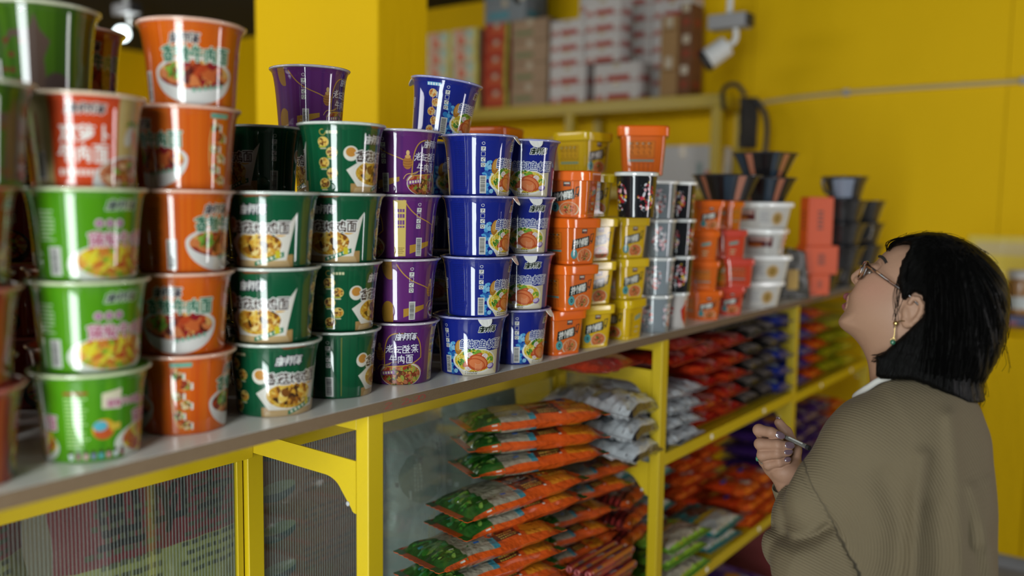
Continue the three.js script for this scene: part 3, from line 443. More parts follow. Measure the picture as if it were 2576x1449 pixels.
addCup('olive', onPlane(58, 240, 1, BT + 4 * CUP_H + 0.001).addScaledVector(F0, 0.05), 0.22, 'olive green noodle cup with brown figure print topping the red stack');
cupStack(228, 1165, [['lime', 0.575, 228, 'with small round emblem'], ['lime', 0.24, 224], ['lime', 0.22, 217], ['radish', 0.22, 207]], 'the lime stack');
cupStack(466, 1094, [['orange', 0.545, 470, 'with ingredient column'], ['orange', 0.3, 464], ['orange', 0.13, 469], ['orange', 0.42, 470], ['orange', 0.27, 482]], 'the tall orange stack');
cupStack(690, 1050, [['green', 0.76, 690], ['green', 0.39, 686], ['green', 0.38, 681]], 'green stack beside orange cups');
cupStack(850, 1006, [['green', 0.09, 846, 'with plain panel'], ['green', 0.63, 849, 'with five round pictures'], ['green', 0.39, 858], ['green', 0.66, 862, 'with round pictures']], 'green stack beside purple cups');
cupStack(1008, 970, [['purple', 0.3, 1004], ['purple', 0.04, 1006, 'with ochre discs'], ['purple', 0.49, 1006, 'with yellow panel'], ['purple', 0.17, 1005]], 'the purple stack');
cupStack(1193, 948, [['blue', 0.29, 1198], ['blue', 0.145, 1203], ['blue', 0.15, 1206], ['blue', 0.15, 1206]], 'blue stack beside purple cups');
cupStack(1310, 917, [['blue', 0.16, 1308], ['blue', 0.3, 1318], ['blue', 0.28, 1317], ['blue', 0.3, 1331]], 'blue stack beside orange tubs');
// second row behind, some seen over the front one
function backCup(kind, px, py, lvl, face, label, tilt, back = 0.0556) { const P0 = onPlane(px, py, 1, BT + lvl * CUP_H); return addCup(kind, P0.addScaledVector(away(P0), back), face, label, tilt); }
const rowBack = (px, py, n, kind, face, what) => { const c0 = onPlane(px, py, 1, BT), b = c0.clone().addScaledVector(away(c0), 0.05); for (let k = 0; k < n; k++) addCup(kind, V(b.x, BT + k * CUP_H, b.z), face + k * 0.13, `${COLOR[kind]} in the back row, ${ORD[k]} ${what}`); return b; };
const zb = -1.03 - 0.15 - 0.055;
function backRow(x, n, kind, face, what) { for (let k = 0; k < n; k++) addCup(kind, V(x, BT + k * CUP_H, zb), face + (k < 3 ? k * 0.13 : 0), `${COLOR[kind]} in the back row, ${ORD[k]} ${what}`); }
backRow(0.33, 4, 'red', 0.2, 'behind the first red stack');
backRow(0.485, 4, 'lime', 0.2, 'behind the red stack');
backRow(0.645, 5, 'orange', 0.2, 'behind the lime stack');
backRow(0.80, 4, 'orange', 0.1, 'behind the tall orange stack');
backRow(0.965, 4, 'green', 0.99, 'behind the orange stack');
backRow(1.112, 4, 'green', 0.03, 'behind both green stacks');
function thirdRow(x, n, kind, what) { for (let k = 0; k < n; k++) addCup(kind, V(x, BT + k * CUP_H, zb - 0.148), 0.3 + k * 0.2, `${COLOR[kind]} in the third row, ${ORD[k]} ${what}`); }
thirdRow(0.49, 4, 'red', 'behind the back row of lime'); thirdRow(0.645, 4, 'red', 'behind the lime cups'); thirdRow(0.80, 4, 'orange', 'behind the orange cups'); thirdRow(0.95, 3, 'green', 'behind the green cups');
addCup('purple', V(1.072, BT + 4 * CUP_H, zb), 0.115, 'purple noodle cup standing on the dark green cups in the back row');
backRow(1.265, 3, 'purple', 0.2, 'behind the purple stack');
backRow(1.41, 4, 'blue', 0.7, 'behind the first blue stack');
backRow(1.56, 3, 'blue', 0.4, 'behind the second blue stack');
{ const P = atDepth(1106, 330, 1.73); P.y = BT + 4 * CUP_H + 0.004; addCup('blue', P, 0.655, 'dark blue noodle cup tilted on top of the purple and blue stacks', 0.13); }
// ---------------------------------------------------------------- square tubs, paper cups, bowls and boxes further along the board
function squared(g, n, turn = Math.PI / 4) {
  const p = g.attributes.position;
  for (let i = 0; i < p.count; i++) { const x = p.getX(i), z = p.getZ(i), t = Math.atan2(x, z) + turn, k = 1 / Math.pow(Math.abs(Math.sin(t)) ** n + Math.abs(Math.cos(t)) ** n, 1 / n); p.setX(i, x * k); p.setZ(i, z * k); }
  g.computeVertexNormals(); return g;
}
function tubPrint(base, panel, deep) {
  return (g, w, h) => {
    const X = (u) => u * w, Y = (v) => v * h; g.fillStyle = base; g.fillRect(0, 0, w, h);
    // face 1: instructions
    g.fillStyle = panel; g.fillRect(X(0.03), Y(0.16), X(0.17), Y(0.42)); g.strokeStyle = deep; g.lineWidth = 3; g.strokeRect(X(0.03), Y(0.16), X(0.17), Y(0.42));
    for (let i = 0; i < 4; i++) { const x = X(0.048 + i * 0.04); g.strokeStyle = '#3a2414'; g.lineWidth = 5; g.beginPath(); g.arc(x, Y(0.32), X(0.01), 3, 7.6); g.stroke(); g.beginPath(); g.moveTo(x, Y(0.4)); g.lineTo(x + X(0.008), Y(0.48)); g.stroke(); ell(g, x - X(0.006), Y(0.22), X(0.005), Y(0.02), '#4aa0a0'); g.fillStyle = '#5c3a1c'; g.fillRect(x, Y(0.205), X(0.016), Y(0.03)); }
    g.fillStyle = '#4f9a96'; g.fillRect(X(0.03), Y(0.62), X(0.17), Y(0.045)); g.strokeStyle = deep; g.lineWidth = 3; for (let i = 0; i < 5; i++) g.strokeRect(X(0.035 + i * 0.033), Y(0.7), X(0.028), Y(0.26)); smallPrint(g, X(0.035), Y(0.51), X(0.15), Y(0.05), deep, 2);
    // faces 2 and 3: name on a black band, blue disc, dish
    for (const [u0, s] of [[0.27, 1], [0.52, 1.15]]) {
      g.fillStyle = '#4a4440'; g.fillRect(X(u0 + 0.08), Y(0.06), X(0.055), Y(0.12)); g.fillStyle = '#cfc6bc'; g.fillRect(X(u0 + 0.087), Y(0.08), X(0.04), Y(0.04)); g.fillStyle = '#b0402c'; g.fillRect(X(u0 + 0.1), Y(0.13), X(0.03), Y(0.025));
      poly(g, '#26302c', X(u0 + 0.005), Y(0.34), X(u0 + 0.16), Y(0.24), X(u0 + 0.165), Y(0.5), X(u0 - 0.002), Y(0.6)); g.save(); g.translate(X(u0 + 0.014), Y(0.37)); g.transform(1, -0.16, 0, 1, 0, 0); han(g, '拌个鲜粉', 0, 0, X(0.03), '#e9e8e0', null, 0.2, 0, 0.08, Y(0.19), 1.14); g.restore();
      poly(g, '#26302c', X(u0 + 0.17), Y(0.2), X(u0 + 0.2), Y(0.17), X(u0 + 0.19), Y(0.44), X(u0 + 0.165), Y(0.46)); poly(g, base, X(u0 + 0.176), Y(0.22), X(u0 + 0.194), Y(0.2), X(u0 + 0.184), Y(0.37), X(u0 + 0.174), Y(0.37)); ell(g, X(u0 + 0.176), Y(0.42), X(0.007), Y(0.02), base);
      ell(g, X(u0 + 0.12), Y(0.78), X(0.075), Y(0.2), '#d9cdb0'); ell(g, X(u0 + 0.12), Y(0.77), X(0.068), Y(0.18), '#cf6a34'); noodles(g, X(u0 + 0.12), Y(0.77), X(0.068), Y(0.18), ['#d98a54', '#c2562c', '#e6a878'], 40); food(g, X(u0 + 0.12), Y(0.77), X(0.04), Y(0.12), ['#5c3a1c', '#5c7a2a', '#a83a1e'], 20, 0.1, 0.3);
      ell(g, X(u0 + 0.02), Y(0.72), X(0.026), Y(0.13), '#3f8f94'); ell(g, X(u0 + 0.02), Y(0.72), X(0.02), Y(0.1), '#58a6a8'); g.strokeStyle = '#1e2c30'; g.lineWidth = X(0.006); g.beginPath(); g.ellipse(X(u0 + 0.02), Y(0.72), X(0.0065), Y(0.045), 0, 0, 7); g.stroke();
    }
    smallPrint(g, X(0.78), Y(0.2), X(0.04), Y(0.7), '#6a4a2c', 12); poly(g, '#7fa49a', X(0.85), Y(0.3), X(0.95), Y(0.22), X(0.95), Y(0.36), X(0.85), Y(0.44)); g.fillStyle = '#c8b48a'; g.fillRect(X(0.86), Y(0.6), X(0.07), Y(0.06)); g.fillRect(X(0.86), Y(0.74), X(0.06), Y(0.06));
  };
}
const tubMat = (b, p, d) => new THREE.MeshPhysicalMaterial({ color: new THREE.Color().setRGB(0.66, 0.66, 0.66), map: canvasTex(1280, 320, tubPrint(b, p, d)), roughness: 0.4, clearcoat: 0.9, clearcoatRoughness: 0.06, specularIntensity: 0.15, bumpMap: rep(WRINKLE, 5, 0.6), bumpScale: 0.00025 });
const lidMat = (r, g, b) => new THREE.MeshPhysicalMaterial({ color: new THREE.Color().setRGB(r, g, b), roughness: 0.4, clearcoat: 0.9, clearcoatRoughness: 0.08, specularIntensity: 0.15 });
const TUB = {
  orange: [tubMat('#e0681c', '#d9761f', '#8c3a10'), lidMat(0.6, 0.1, 0.006)], yellow: [tubMat('#dfb414', '#d9a516', '#8c6a10'), lidMat(0.55, 0.36, 0.006)], coral: [tubMat('#d8482a', '#cf5a2c', '#7d2412'), lidMat(0.5, 0.05, 0.03)],
};
const TUB_H = 0.0945;
const gTubBody = squared(lathe([[0, 0.001], [0.034, 0.001], [0.0375, 0.0], [0.039, 0.002], [0.041, 0.02], [0.0432, 0.05], [0.0448, 0.074], [0.0452, 0.077]], 64, 0, 0.077), 7);
const gTubLid = squared(lathe([[0.0455, 0.0742], [0.0496, 0.0742], [0.0505, 0.0755], [0.0512, 0.09], [0.0505, 0.0935], [0.048, 0.0945], [0.044, 0.0943], [0, 0.0943]], 64, 0, 0.1), 7);
const gTubBase = squared(lathe([[0, 0], [0.037, 0.0], [0.038, 0.0], [0.0395, 0.001], [0.0395, 0.008], [0.038, 0.009]], 64, 0, 0.1), 7);
const tubs = {};
function tub(kind) { if (!tubs[kind]) { const g = (tubs[kind] = new THREE.Group()); obj('body', gTubBody, TUB[kind][0], g); obj('lid', gTubLid, TUB[kind][1], g); obj('base_ring', gTubBase, TUB[kind][1], g); } return tubs[kind].clone(); }
const TUBCOL = { orange: 'orange square noodle tub', yellow: 'yellow square noodle tub', coral: 'red square noodle tub' };
function addTub(kind, P, face, label, scale = 1) { const t = tub(kind); t.name = numbered('noodle_tub'); scene.add(t); place(t, P, face); t.scale.setScalar(scale); return tag(t, label, 'noodle tub', 'square noodle tubs on the top board'); }
function tubStack(px, py, rows, where, scale = 1) {
  const c0 = onPlane(px, py, 1, BT), base = c0.clone().addScaledVector(away(c0), 0.046 * scale);
  rows.forEach(([kind, face, cx], k) => { const P = base.clone(); P.y = BT + k * TUB_H * scale; if (cx) { const q = project(V(P.x, P.y + 0.09 * scale, P.z)); P.addScaledVector(R0, (cx - q[0]) * q[2] / FPX); } addTub(kind, P, face, `${TUBCOL[kind]}, ${ORD[k]} in ${where}`, scale); });
  return base;
}
tubStack(1421, 898, [['orange', 0.255, 1417], ['orange', 0.255, 1422], ['orange', 0.25, 1427], ['orange', 0.67, 1434]], 'stack beside the blue cups');
tubStack(1492, 878, [['yellow', 0.27, 1470], ['yellow', 0.27, 1473], ['yellow', 0.27, 1477], ['yellow', 0.27, 1478]], 'stack right behind the orange tubs');
tubStack(1563, 856, [['yellow', 0.7, 1560], ['yellow', 0.25, 1563], ['yellow', 0.25, 1564]], 'stack under the black cup');
{ const P = onPlane(1467, 442, 1, BT + 4 * TUB_H); addTub('yellow', P.addScaledVector(away(P), 0.045), 0.23, 'large yellow square noodle tub standing on orange and yellow stacks', 1.1); }

// round paper cups, black and white print
function paperPrint(base, cols, red) { return (g, w, h) => { g.fillStyle = base; g.fillRect(0, 0, w, h); for (let k = 0; k < 4; k++) { const x = (k + 0.5) / 4 * w; food(g, x, h * 0.5, w * 0.08, h * 0.36, cols, 60, 0.08, 0.3); } if (red) for (let k = 0; k < 3; k++) { const x = (k + 0.45) / 3 * w; poly(g, '#b0181c', x, h * 0.3, x + w * 0.06, h * 0.1, x + w * 0.03, h * 0.4, x + w * 0.08, h * 0.6, x + w * 0.05, h * 0.95, x - w * 0.02, h * 0.7, x - w * 0.04, h * 0.45); } }; }
const paperMat = (f) => new THREE.MeshPhysicalMaterial({ color: new THREE.Color().setRGB(0.8, 0.8, 0.8), map: canvasTex(512, 192, f), roughness: 0.35, clearcoat: 1, clearcoatRoughness: 0.05, specularIntensity: 0.15, bumpMap: rep(WRINKLE, 5, 0.6), bumpScale: 0.0004 });
const PAPER = { black: paperMat(paperPrint('#16181c', ['#c23a4a', '#e6b0b8', '#d8d8dc', '#a01c28', '#3a4048', '#d9b02c'])), grey: paperMat(paperPrint('#7d868c', ['#c8ccd0', '#e2b8c0', '#5c646c', '#d8d8dc', '#c2584a'])), redwhite: paperMat(paperPrint('#b9b2ae', ['#c83a3a', '#d8d0cc', '#c0b8b4'], true)) };
const PAPERCOL = { black: 'black printed paper noodle cup', grey: 'grey printed paper noodle cup', redwhite: 'white paper cup with red figure' };
const gPaper = lathe([[0, 0.002], [0.033, 0.002], [0.035, 0], [0.0365, 0.002], [0.039, 0.04], [0.0415, 0.08], [0.0418, 0.0865]], 48, 0, 0.0865), gPaperLid = lathe([[0.0415, 0.084], [0.045, 0.084], [0.0456, 0.086], [0.0455, 0.0905], [0.044, 0.0925], [0, 0.0925]], 48);
function addPaper(kind, P, label, lid = mWhitePlastic) { const o = thing('paper_cup', label, 'paper cup', P.toArray(), rnd() * 6, 'paper noodle cups on the top board'); obj('body', gPaper, PAPER[kind], o); obj('lid', gPaperLid, lid, o); return o; }
const mClearLid = new THREE.MeshPhysicalMaterial({ color: new THREE.Color().setRGB(0.55, 0.56, 0.55), roughness: 0.2, clearcoat: 1 });
function paperStack(px, py, rows, where) { const c0 = onPlane(px, py, 1, BT), b = c0.clone().addScaledVector(away(c0), 0.036); rows.forEach((k, i) => addPaper(k, V(b.x, BT + i * 0.0925, b.z), `${PAPERCOL[k]}, ${ORD[i]} in ${where}`, i === 3 ? mWhitePlastic : mClearLid)); }
paperStack(1648, 838, ['grey', 'grey', 'grey', 'grey'], 'stack beside the yellow tubs');
paperStack(1697, 828, ['redwhite', 'black', 'black', 'black'], 'stack with the white lid on top');
{ const P = onPlane(1590, 548, 1, BT + 3 * TUB_H); addPaper('black', P.addScaledVector(away(P), 0.036), 'black printed paper noodle cup standing on the yellow tubs', mClearLid).scale.setScalar(1.06); }
{ const P = onPlane(1612, 441, 1, BT + 3 * TUB_H + 0.098); const o = addTub('orange', P.addScaledVector(away(P), 0.02), 0.12, 'orange square noodle tub standing on the black paper cup', 1.22); }
{ const P = onPlane(1275, 400, 1, BT + 4 * TUB_H - 0.02); addTub('orange', V(1.76, BT + 0.375, -1.36), 0.2, 'orange square noodle tub in back row behind the blue cups', 1.25); for (let k = 0; k < 4; k++) addTub('orange', V(1.76, BT + k * 0.09375, -1.36), 0.3, `orange square noodle tub in back row, ${ORD[k]} behind the blue stack`, 0.992); }
tubStack(1768, 806, [['orange', 0.3, 1768], ['orange', 0.12, 1770], ['orange', 0.87, 1770], ['orange', 0.3, 1774]], 'stack beside the red and white cup', 0.86);
tubStack(1834, 790, [['coral', 0.3, 1824], ['coral', 0.12, 1828], ['coral', 0.87, 1826]], 'stack beside the white tubs', 0.86);

// white tubs
const whitePrint = paperMat((g, w, h) => { g.fillStyle = '#c9c7c2'; g.fillRect(0, 0, w, h); for (const u of [0.06, 0.56]) { g.fillStyle = '#5c2426'; g.fillRect(u * w, h * 0.18, w * 0.16, h * 0.45); g.fillStyle = '#c9a8a0'; g.fillRect((u + 0.01) * w, h * 0.22, w * 0.14, h * 0.14); ell(g, (u + 0.05) * w, h * 0.56, w * 0.05, h * 0.1, '#b0622c'); ell(g, (u + 0.32) * w, h * 0.55, w * 0.05, h * 0.3, '#c2a476'); ell(g, (u + 0.32) * w, h * 0.55, w * 0.03, h * 0.2, '#9a7a3a'); smallPrint(g, (u + 0.19) * w, h * 0.25, w * 0.07, h * 0.5, '#8f9096', 6); } });
const gWhiteBody = squared(lathe([[0, 0.001], [0.058, 0.001], [0.061, 0], [0.063, 0.003], [0.069, 0.04], [0.0735, 0.066], [0.074, 0.069]], 56, 0, 0.069), 4), gWhiteLid = squared(lathe([[0.0735, 0.066], [0.079, 0.066], [0.0805, 0.068], [0.08, 0.077], [0.077, 0.081], [0, 0.081]], 56), 4);
{ const c0 = onPlane(1908, 774, 1, BT), b = c0.clone().addScaledVector(away(c0), 0.062);
  for (let k = 0; k < 4; k++) { const o = thing('white_tub', `white rounded noodle tub with maroon label, ${ORD[k]} in its stack`, 'noodle tub', [b.x + [0, 0.004, -0.003, -0.005][k], BT + k * 0.081, b.z], [0.25, 0.1, 1.0, 0.3][k], 'white noodle tubs'); obj('body', gWhiteBody, whitePrint, o); obj('lid', gWhiteLid, mWhitePlastic, o); }
  // black flared bowls on top
  const mBowl = paperMat((g, w, h) => { g.fillStyle = '#1c1a1c'; g.fillRect(0, 0, w, h); for (let k = 0; k < 4; k++) { g.fillStyle = '#a86a52'; g.fillRect(w * (k * 0.25 + 0.1), 0, w * 0.05, h); g.fillStyle = '#2c3a48'; g.fillRect(w * (k * 0.25 + 0.02), 0, w * 0.06, h); } });
  const gBowl = squared(lathe([[0, 0.002], [0.05, 0.002], [0.052, 0], [0.054, 0.003], [0.072, 0.05], [0.082, 0.072]], 56, 0, 0.072), 4), gBowlRim = squared(lathe([[0.08, 0.07], [0.085, 0.0705], [0.086, 0.073], [0.083, 0.0755], [0, 0.075]], 56), 4);
  const bowl = (x, y, z, turn, label) => { const o = thing('noodle_bowl', label, 'noodle bowl', [x, y, z], turn, 'black flared noodle bowls'); obj('body', gBowl, mBowl, o); obj('lid', gBowlRim, lidMat(0.03, 0.028, 0.03), o); return o; };
  bowl(b.x, BT + 0.324, b.z, 0.3, 'black flared noodle bowl resting on the white tubs');
  bowl(b.x + 0.004, BT + 0.3995, b.z, 0.5, 'black flared noodle bowl topping the stack of white tubs');
  bowl(b.x - 0.24, BT + 0.325, b.z - 0.02, 0.2, 'black flared noodle bowl standing on the small orange tubs');
  addTub('orange', V(b.x - 0.24, BT, b.z - 0.02), 0.2, 'plain orange square noodle tub under the black bowl, bottom', 0.86); for (let k = 1; k < 4; k++) addTub('orange', V(b.x - 0.24, BT + k * TUB_H * 0.86, b.z - 0.02), 0.2 + k * 0.25, `plain orange square noodle tub under the black bowl, ${ORD[k]}`, 0.86);
}
// orange cartons, black pouch and black handled pots at the end of the board
const mOrangeBox = new THREE.MeshPhysicalMaterial({ map: canvasTex(256, 256, (g) => { g.fillStyle = '#c8480c'; g.fillRect(0, 0, 256, 256); g.fillStyle = '#5c2a1c'; for (let i = 0; i < 5; i++) g.fillRect(96, 70 + i * 22, 60, 12); }), roughness: 0.5, clearcoat: 0.3 });
function orangeBox(px, py, y, w, h, d, turn, label, back = 0) { const P = onPlane(px, py, 1, y); P.addScaledVector(away(P), back); const o = thing('orange_carton', label, 'carton', [P.x, y, P.z], turn, 'orange cartons'); obj('box', rbx(-w / 2, 0, -d / 2, w / 2, h, d / 2, 0.002, 1), mOrangeBox, o); obj('flap', rbx(-w / 2 + 0.003, h, -d / 2 + 0.003, w / 2 - 0.003, h + 0.0012, d / 2 - 0.003, 0.0005, 1), mOrangeBox, o); return P; }
const CT = YAW + Math.PI / 2;
{
  const t = -YAW * 0.2 - Math.PI / 2 + 0.95;
  const a = orangeBox(2050, 742, BT, 0.075, 0.072, 0.06, t, 'small orange carton standing on the board under larger cartons', 0.03);
  orangeBox(2048, 742, BT + 0.0732, 0.125, 0.1, 0.07, t, 'wide orange carton resting on the small one', 0); const b = scene.children[scene.children.length - 1]; b.position.set(a.x + 0.0, BT + 0.0732, a.z - 0.0);
  orangeBox(2008, 742, BT + 0.1745, 0.095, 0.17, 0.06, t, 'tall orange carton standing on the wide carton', 0); const c = scene.children[scene.children.length - 1]; c.position.set(a.x - 0.015, BT + 0.1746, a.z - 0.003);
  // doypack leaning beside them
  const P = onPlane(1990, 752, 1, BT); P.addScaledVector(away(P), 0.03);
  const o = thing('black_pouch', 'black stand-up pouch with gold print leaning beside the orange cartons', 'pouch', P.toArray(), t);
  const s = new THREE.Shape(); s.moveTo(-0.055, 0); s.lineTo(0.055, 0); s.lineTo(0.03, 0.15); s.lineTo(-0.02, 0.16); s.closePath();
  obj('bag', new THREE.ExtrudeGeometry(s, { depth: 0.03, bevelEnabled: true, bevelSize: 0.006, bevelThickness: 0.008, bevelSegments: 3 }).translate(0, 0.006, -0.015), new THREE.MeshPhysicalMaterial({ color: new THREE.Color().setRGB(0.03, 0.028, 0.02), roughness: 0.3, clearcoat: 0.8, bumpMap: rep(NOISE, 6, 6), bumpScale: 0.004 }), o);
  obj('print', rbx(-0.03, 0.03, 0.0, 0.012, 0.1, 0.0245, 0.004, 1), new THREE.MeshPhysicalMaterial({ color: new THREE.Color().setRGB(0.4, 0.24, 0.03), roughness: 0.35, clearcoat: 0.6 }), o);
}
const mPot = new THREE.MeshPhysicalMaterial({ color: new THREE.Color().setRGB(0.018, 0.018, 0.02), roughness: 0.25, clearcoat: 0.9, clearcoatRoughness: 0.1 }), mPotPrint = new THREE.MeshPhysicalMaterial({ color: new THREE.Color().setRGB(0.2, 0.23, 0.3), roughness: 0.35, clearcoat: 0.6 });
const gPot = lathe([[0, 0.002], [0.05, 0.002], [0.053, 0], [0.056, 0.004], [0.068, 0.05], [0.078, 0.076], [0.0815, 0.08], [0.084, 0.08], [0.0845, 0.083], [0.08, 0.0845], [0, 0.0845]], 48), gSleeve = lathe([[0.0585, 0.008], [0.0695, 0.05], [0.0778, 0.071], [0.077, 0.073]], 24);
const gSlv = new THREE.LatheGeometry([[0.0585, 0.008], [0.0702, 0.05], [0.0795, 0.0745]].map(([r, y]) => new THREE.Vector2(r, y)), 12, 0, 1.0);
const gHandle = tube([V(0, 0.07, 0.082), V(0, 0.078, 0.12), V(0, 0.066, 0.135), V(0, 0.028, 0.118), V(0, 0.02, 0.07)], 0.0055, 24, 6);
function pot(x, y, z, turn, label) { const o = thing('handled_pot', label, 'pot', [x, y, z], turn, 'black handled pots at the end of the board'); obj('pot', gPot, mPot, o); obj('sleeve', gSlv, mPotPrint, o); obj('handle', gHandle, mPot, o); }
{ const c0 = onPlane(2112, 737, 1, BT), b = c0.clone().addScaledVector(away(c0), 0.06);
  for (let k = 0; k < 5; k++) pot(b.x - (k === 4 ? 0.0 : 0), BT + k * 0.0845, b.z, [1.2, 1.4, 1.0, 1.3, 4.4][k], `black plastic pot with handle, ${ORD[k]} in the taller stack`);
  for (let k = 0; k < 4; k++) pot(b.x + 0.24, BT + k * 0.0845, b.z + 0.005, 1.1 + k * 0.2, `black plastic pot with handle, ${ORD[k]} in stack beside the yellow wall`);
}
// ---------------------------------------------------------------- keep round packs from cutting into each other: nudge neighbours apart
{
  const R = { noodle_cup: 0.0711, noodle_tub: 0.0615, paper_cup: 0.0457, white_tub: 0.0835, noodle_bowl: 0.089, handled_pot: 0.0847 }, HH = { noodle_cup: 0.108, noodle_tub: 0.0945, paper_cup: 0.0925, white_tub: 0.081, noodle_bowl: 0.0755, handled_pot: 0.0845 };
  const it = []; for (const o of scene.children) { const k = o.name.replace(/_\d{3}$/, ''); if (R[k]) it.push({ o, r: R[k] * o.scale.x, a: o.position.y, b: o.position.y + HH[k] * o.scale.y }); }
  for (let n = 0; n < 40; n++) for (let i = 0; i < it.length; i++) for (let j = i + 1; j < it.length; j++) {
    const A = it[i], B = it[j]; if (A.a > B.b - 0.003 || B.a > A.b - 0.003) continue;
    const dx = B.o.position.x - A.o.position.x, dz = B.o.position.z - A.o.position.z, d = Math.hypot(dx, dz), m = A.r + B.r + 0.0008 - d;
    if (m > 0) { const s = m / 2 / (d + 1e-6); A.o.position.x -= dx * s; A.o.position.z -= dz * s; B.o.position.x += dx * s; B.o.position.z += dz * s; }
  }
  // stacked packs lean along with what is under them: no pack may hang over the front edge
  for (const { o, r } of it) if (o.position.z + r * 0.78 > ZF - 0.002 && o.position.y < BT + 0.01) o.position.z = ZF - 0.002 - r * 0.78;
}
// ---------------------------------------------------------------- pillow bags
function pillow(L, W, T, kx = 0, wr = 0.004, nu = 26, nv = 14) {          // a filled bag: two skins with wrinkles, flat ends
  const pos = [], uv = [], idx = [], ph = rnd() * 9;
  for (const side of [1, -1]) {
    const b = pos.length / 3;
    for (let j = 0; j <= nv; j++) for (let i = 0; i <= nu; i++) {
      const u = i / nu * 2 - 1, v = j / nv * 2 - 1, e = Math.pow(1 - Math.min(1, Math.abs(u) ** 3.2), 0.55) * Math.pow(1 - Math.min(1, Math.abs(v) ** 2.6), 0.5);
      const w = (Math.sin(u * 11 + v * 5 + ph) * 0.5 + Math.sin(u * 5 - v * 13 + ph * 2) * 0.5 + Math.sin(v * 23 + u * 3 + ph)) * wr * (Math.abs(u) ** 2 * 1.4 + 0.35) * Math.sqrt(Math.max(0, e));
      const pin = 1 - 0.07 * (1 - u * u) * 0 - 0.05 * Math.abs(u) ** 6 * Math.sin(v * 9 + ph);
      pos.push(u * L / 2, T / 2 + side * (T / 2 * e + w) + kx * u * u * L * 0.5, v * W / 2 * pin * (1 + 0.03 * Math.sin(u * 8 + ph)));
      uv.push(i / nu, 1 - j / nv);
    }
    for (let j = 0; j < nv; j++) for (let i = 0; i < nu; i++) { const a = b + j * (nu + 1) + i, c = a + nu + 1; if (side > 0) idx.push(a, c, a + 1, a + 1, c, c + 1); else idx.push(a, a + 1, c, a + 1, c + 1, c); }
  }
  const g = new THREE.BufferGeometry(); g.setAttribute('position', new THREE.Float32BufferAttribute(pos, 3)); g.setAttribute('uv', new THREE.Float32BufferAttribute(uv, 2)); g.setIndex(idx); g.computeVertexNormals(); return g;
}
function seal(L, W, T, end, kx = 0) {                                  // crimped end strip with a saw-tooth edge
  const s = new THREE.Shape(), n = 18; s.moveTo(0, -W / 2); s.lineTo(0, W / 2); for (let i = 0; i <= n; i++) s.lineTo(0.014 + (i % 2 ? 0.0025 : 0), W / 2 - i / n * W); s.closePath();
  const g = new THREE.ExtrudeGeometry(s, { depth: 0.0012, bevelEnabled: false }).rotateX(Math.PI / 2); if (end < 0) g.rotateY(Math.PI);
  return g.translate(end * (L / 2 - 0.001), T / 2 + kx * L * 0.5 + 0.0006, 0);
}
const bagMat = (draw, o = {}) => new THREE.MeshPhysicalMaterial({ color: new THREE.Color().setRGB(0.64, 0.64, 0.64), map: canvasTex(320, 224, draw), roughness: 0.32, clearcoat: 0.85, clearcoatRoughness: 0.12, specularIntensity: 0.4, bumpMap: rep(NOISE, 2, 1.4), bumpScale: 0.008, ...o });
const patch = (base, list, extra) => (g, w, h) => { g.fillStyle = base; g.fillRect(0, 0, w, h); for (const [c, x0, y0, x1, y1, round] of list) { if (round) ell(g, (x0 + x1) / 2 * w, (y0 + y1) / 2 * h, (x1 - x0) / 2 * w, (y1 - y0) / 2 * h, c); else { g.fillStyle = c; g.fillRect(x0 * w, y0 * h, (x1 - x0) * w, (y1 - y0) * h); } } if (extra) extra(g, w, h); confetti(g, w, h, list.map((q) => q[0])); };
function confetti(g, w, h, cols) { for (let i = 0; i < 26; i++) { g.fillStyle = [...cols, '#d8d4cc', '#241c1a'][Math.floor(rnd() * (cols.length + 2))]; g.fillRect(rnd() * w, rnd() * h, rr(3, 16), rr(2, 9)); } for (let k = 0; k < 3; k++) smallPrint(g, rnd() * w * 0.8, rnd() * h * 0.8, w * 0.18, h * 0.14, ['#e0dcd0', '#1c1816', '#d0b048'][k], 3); }
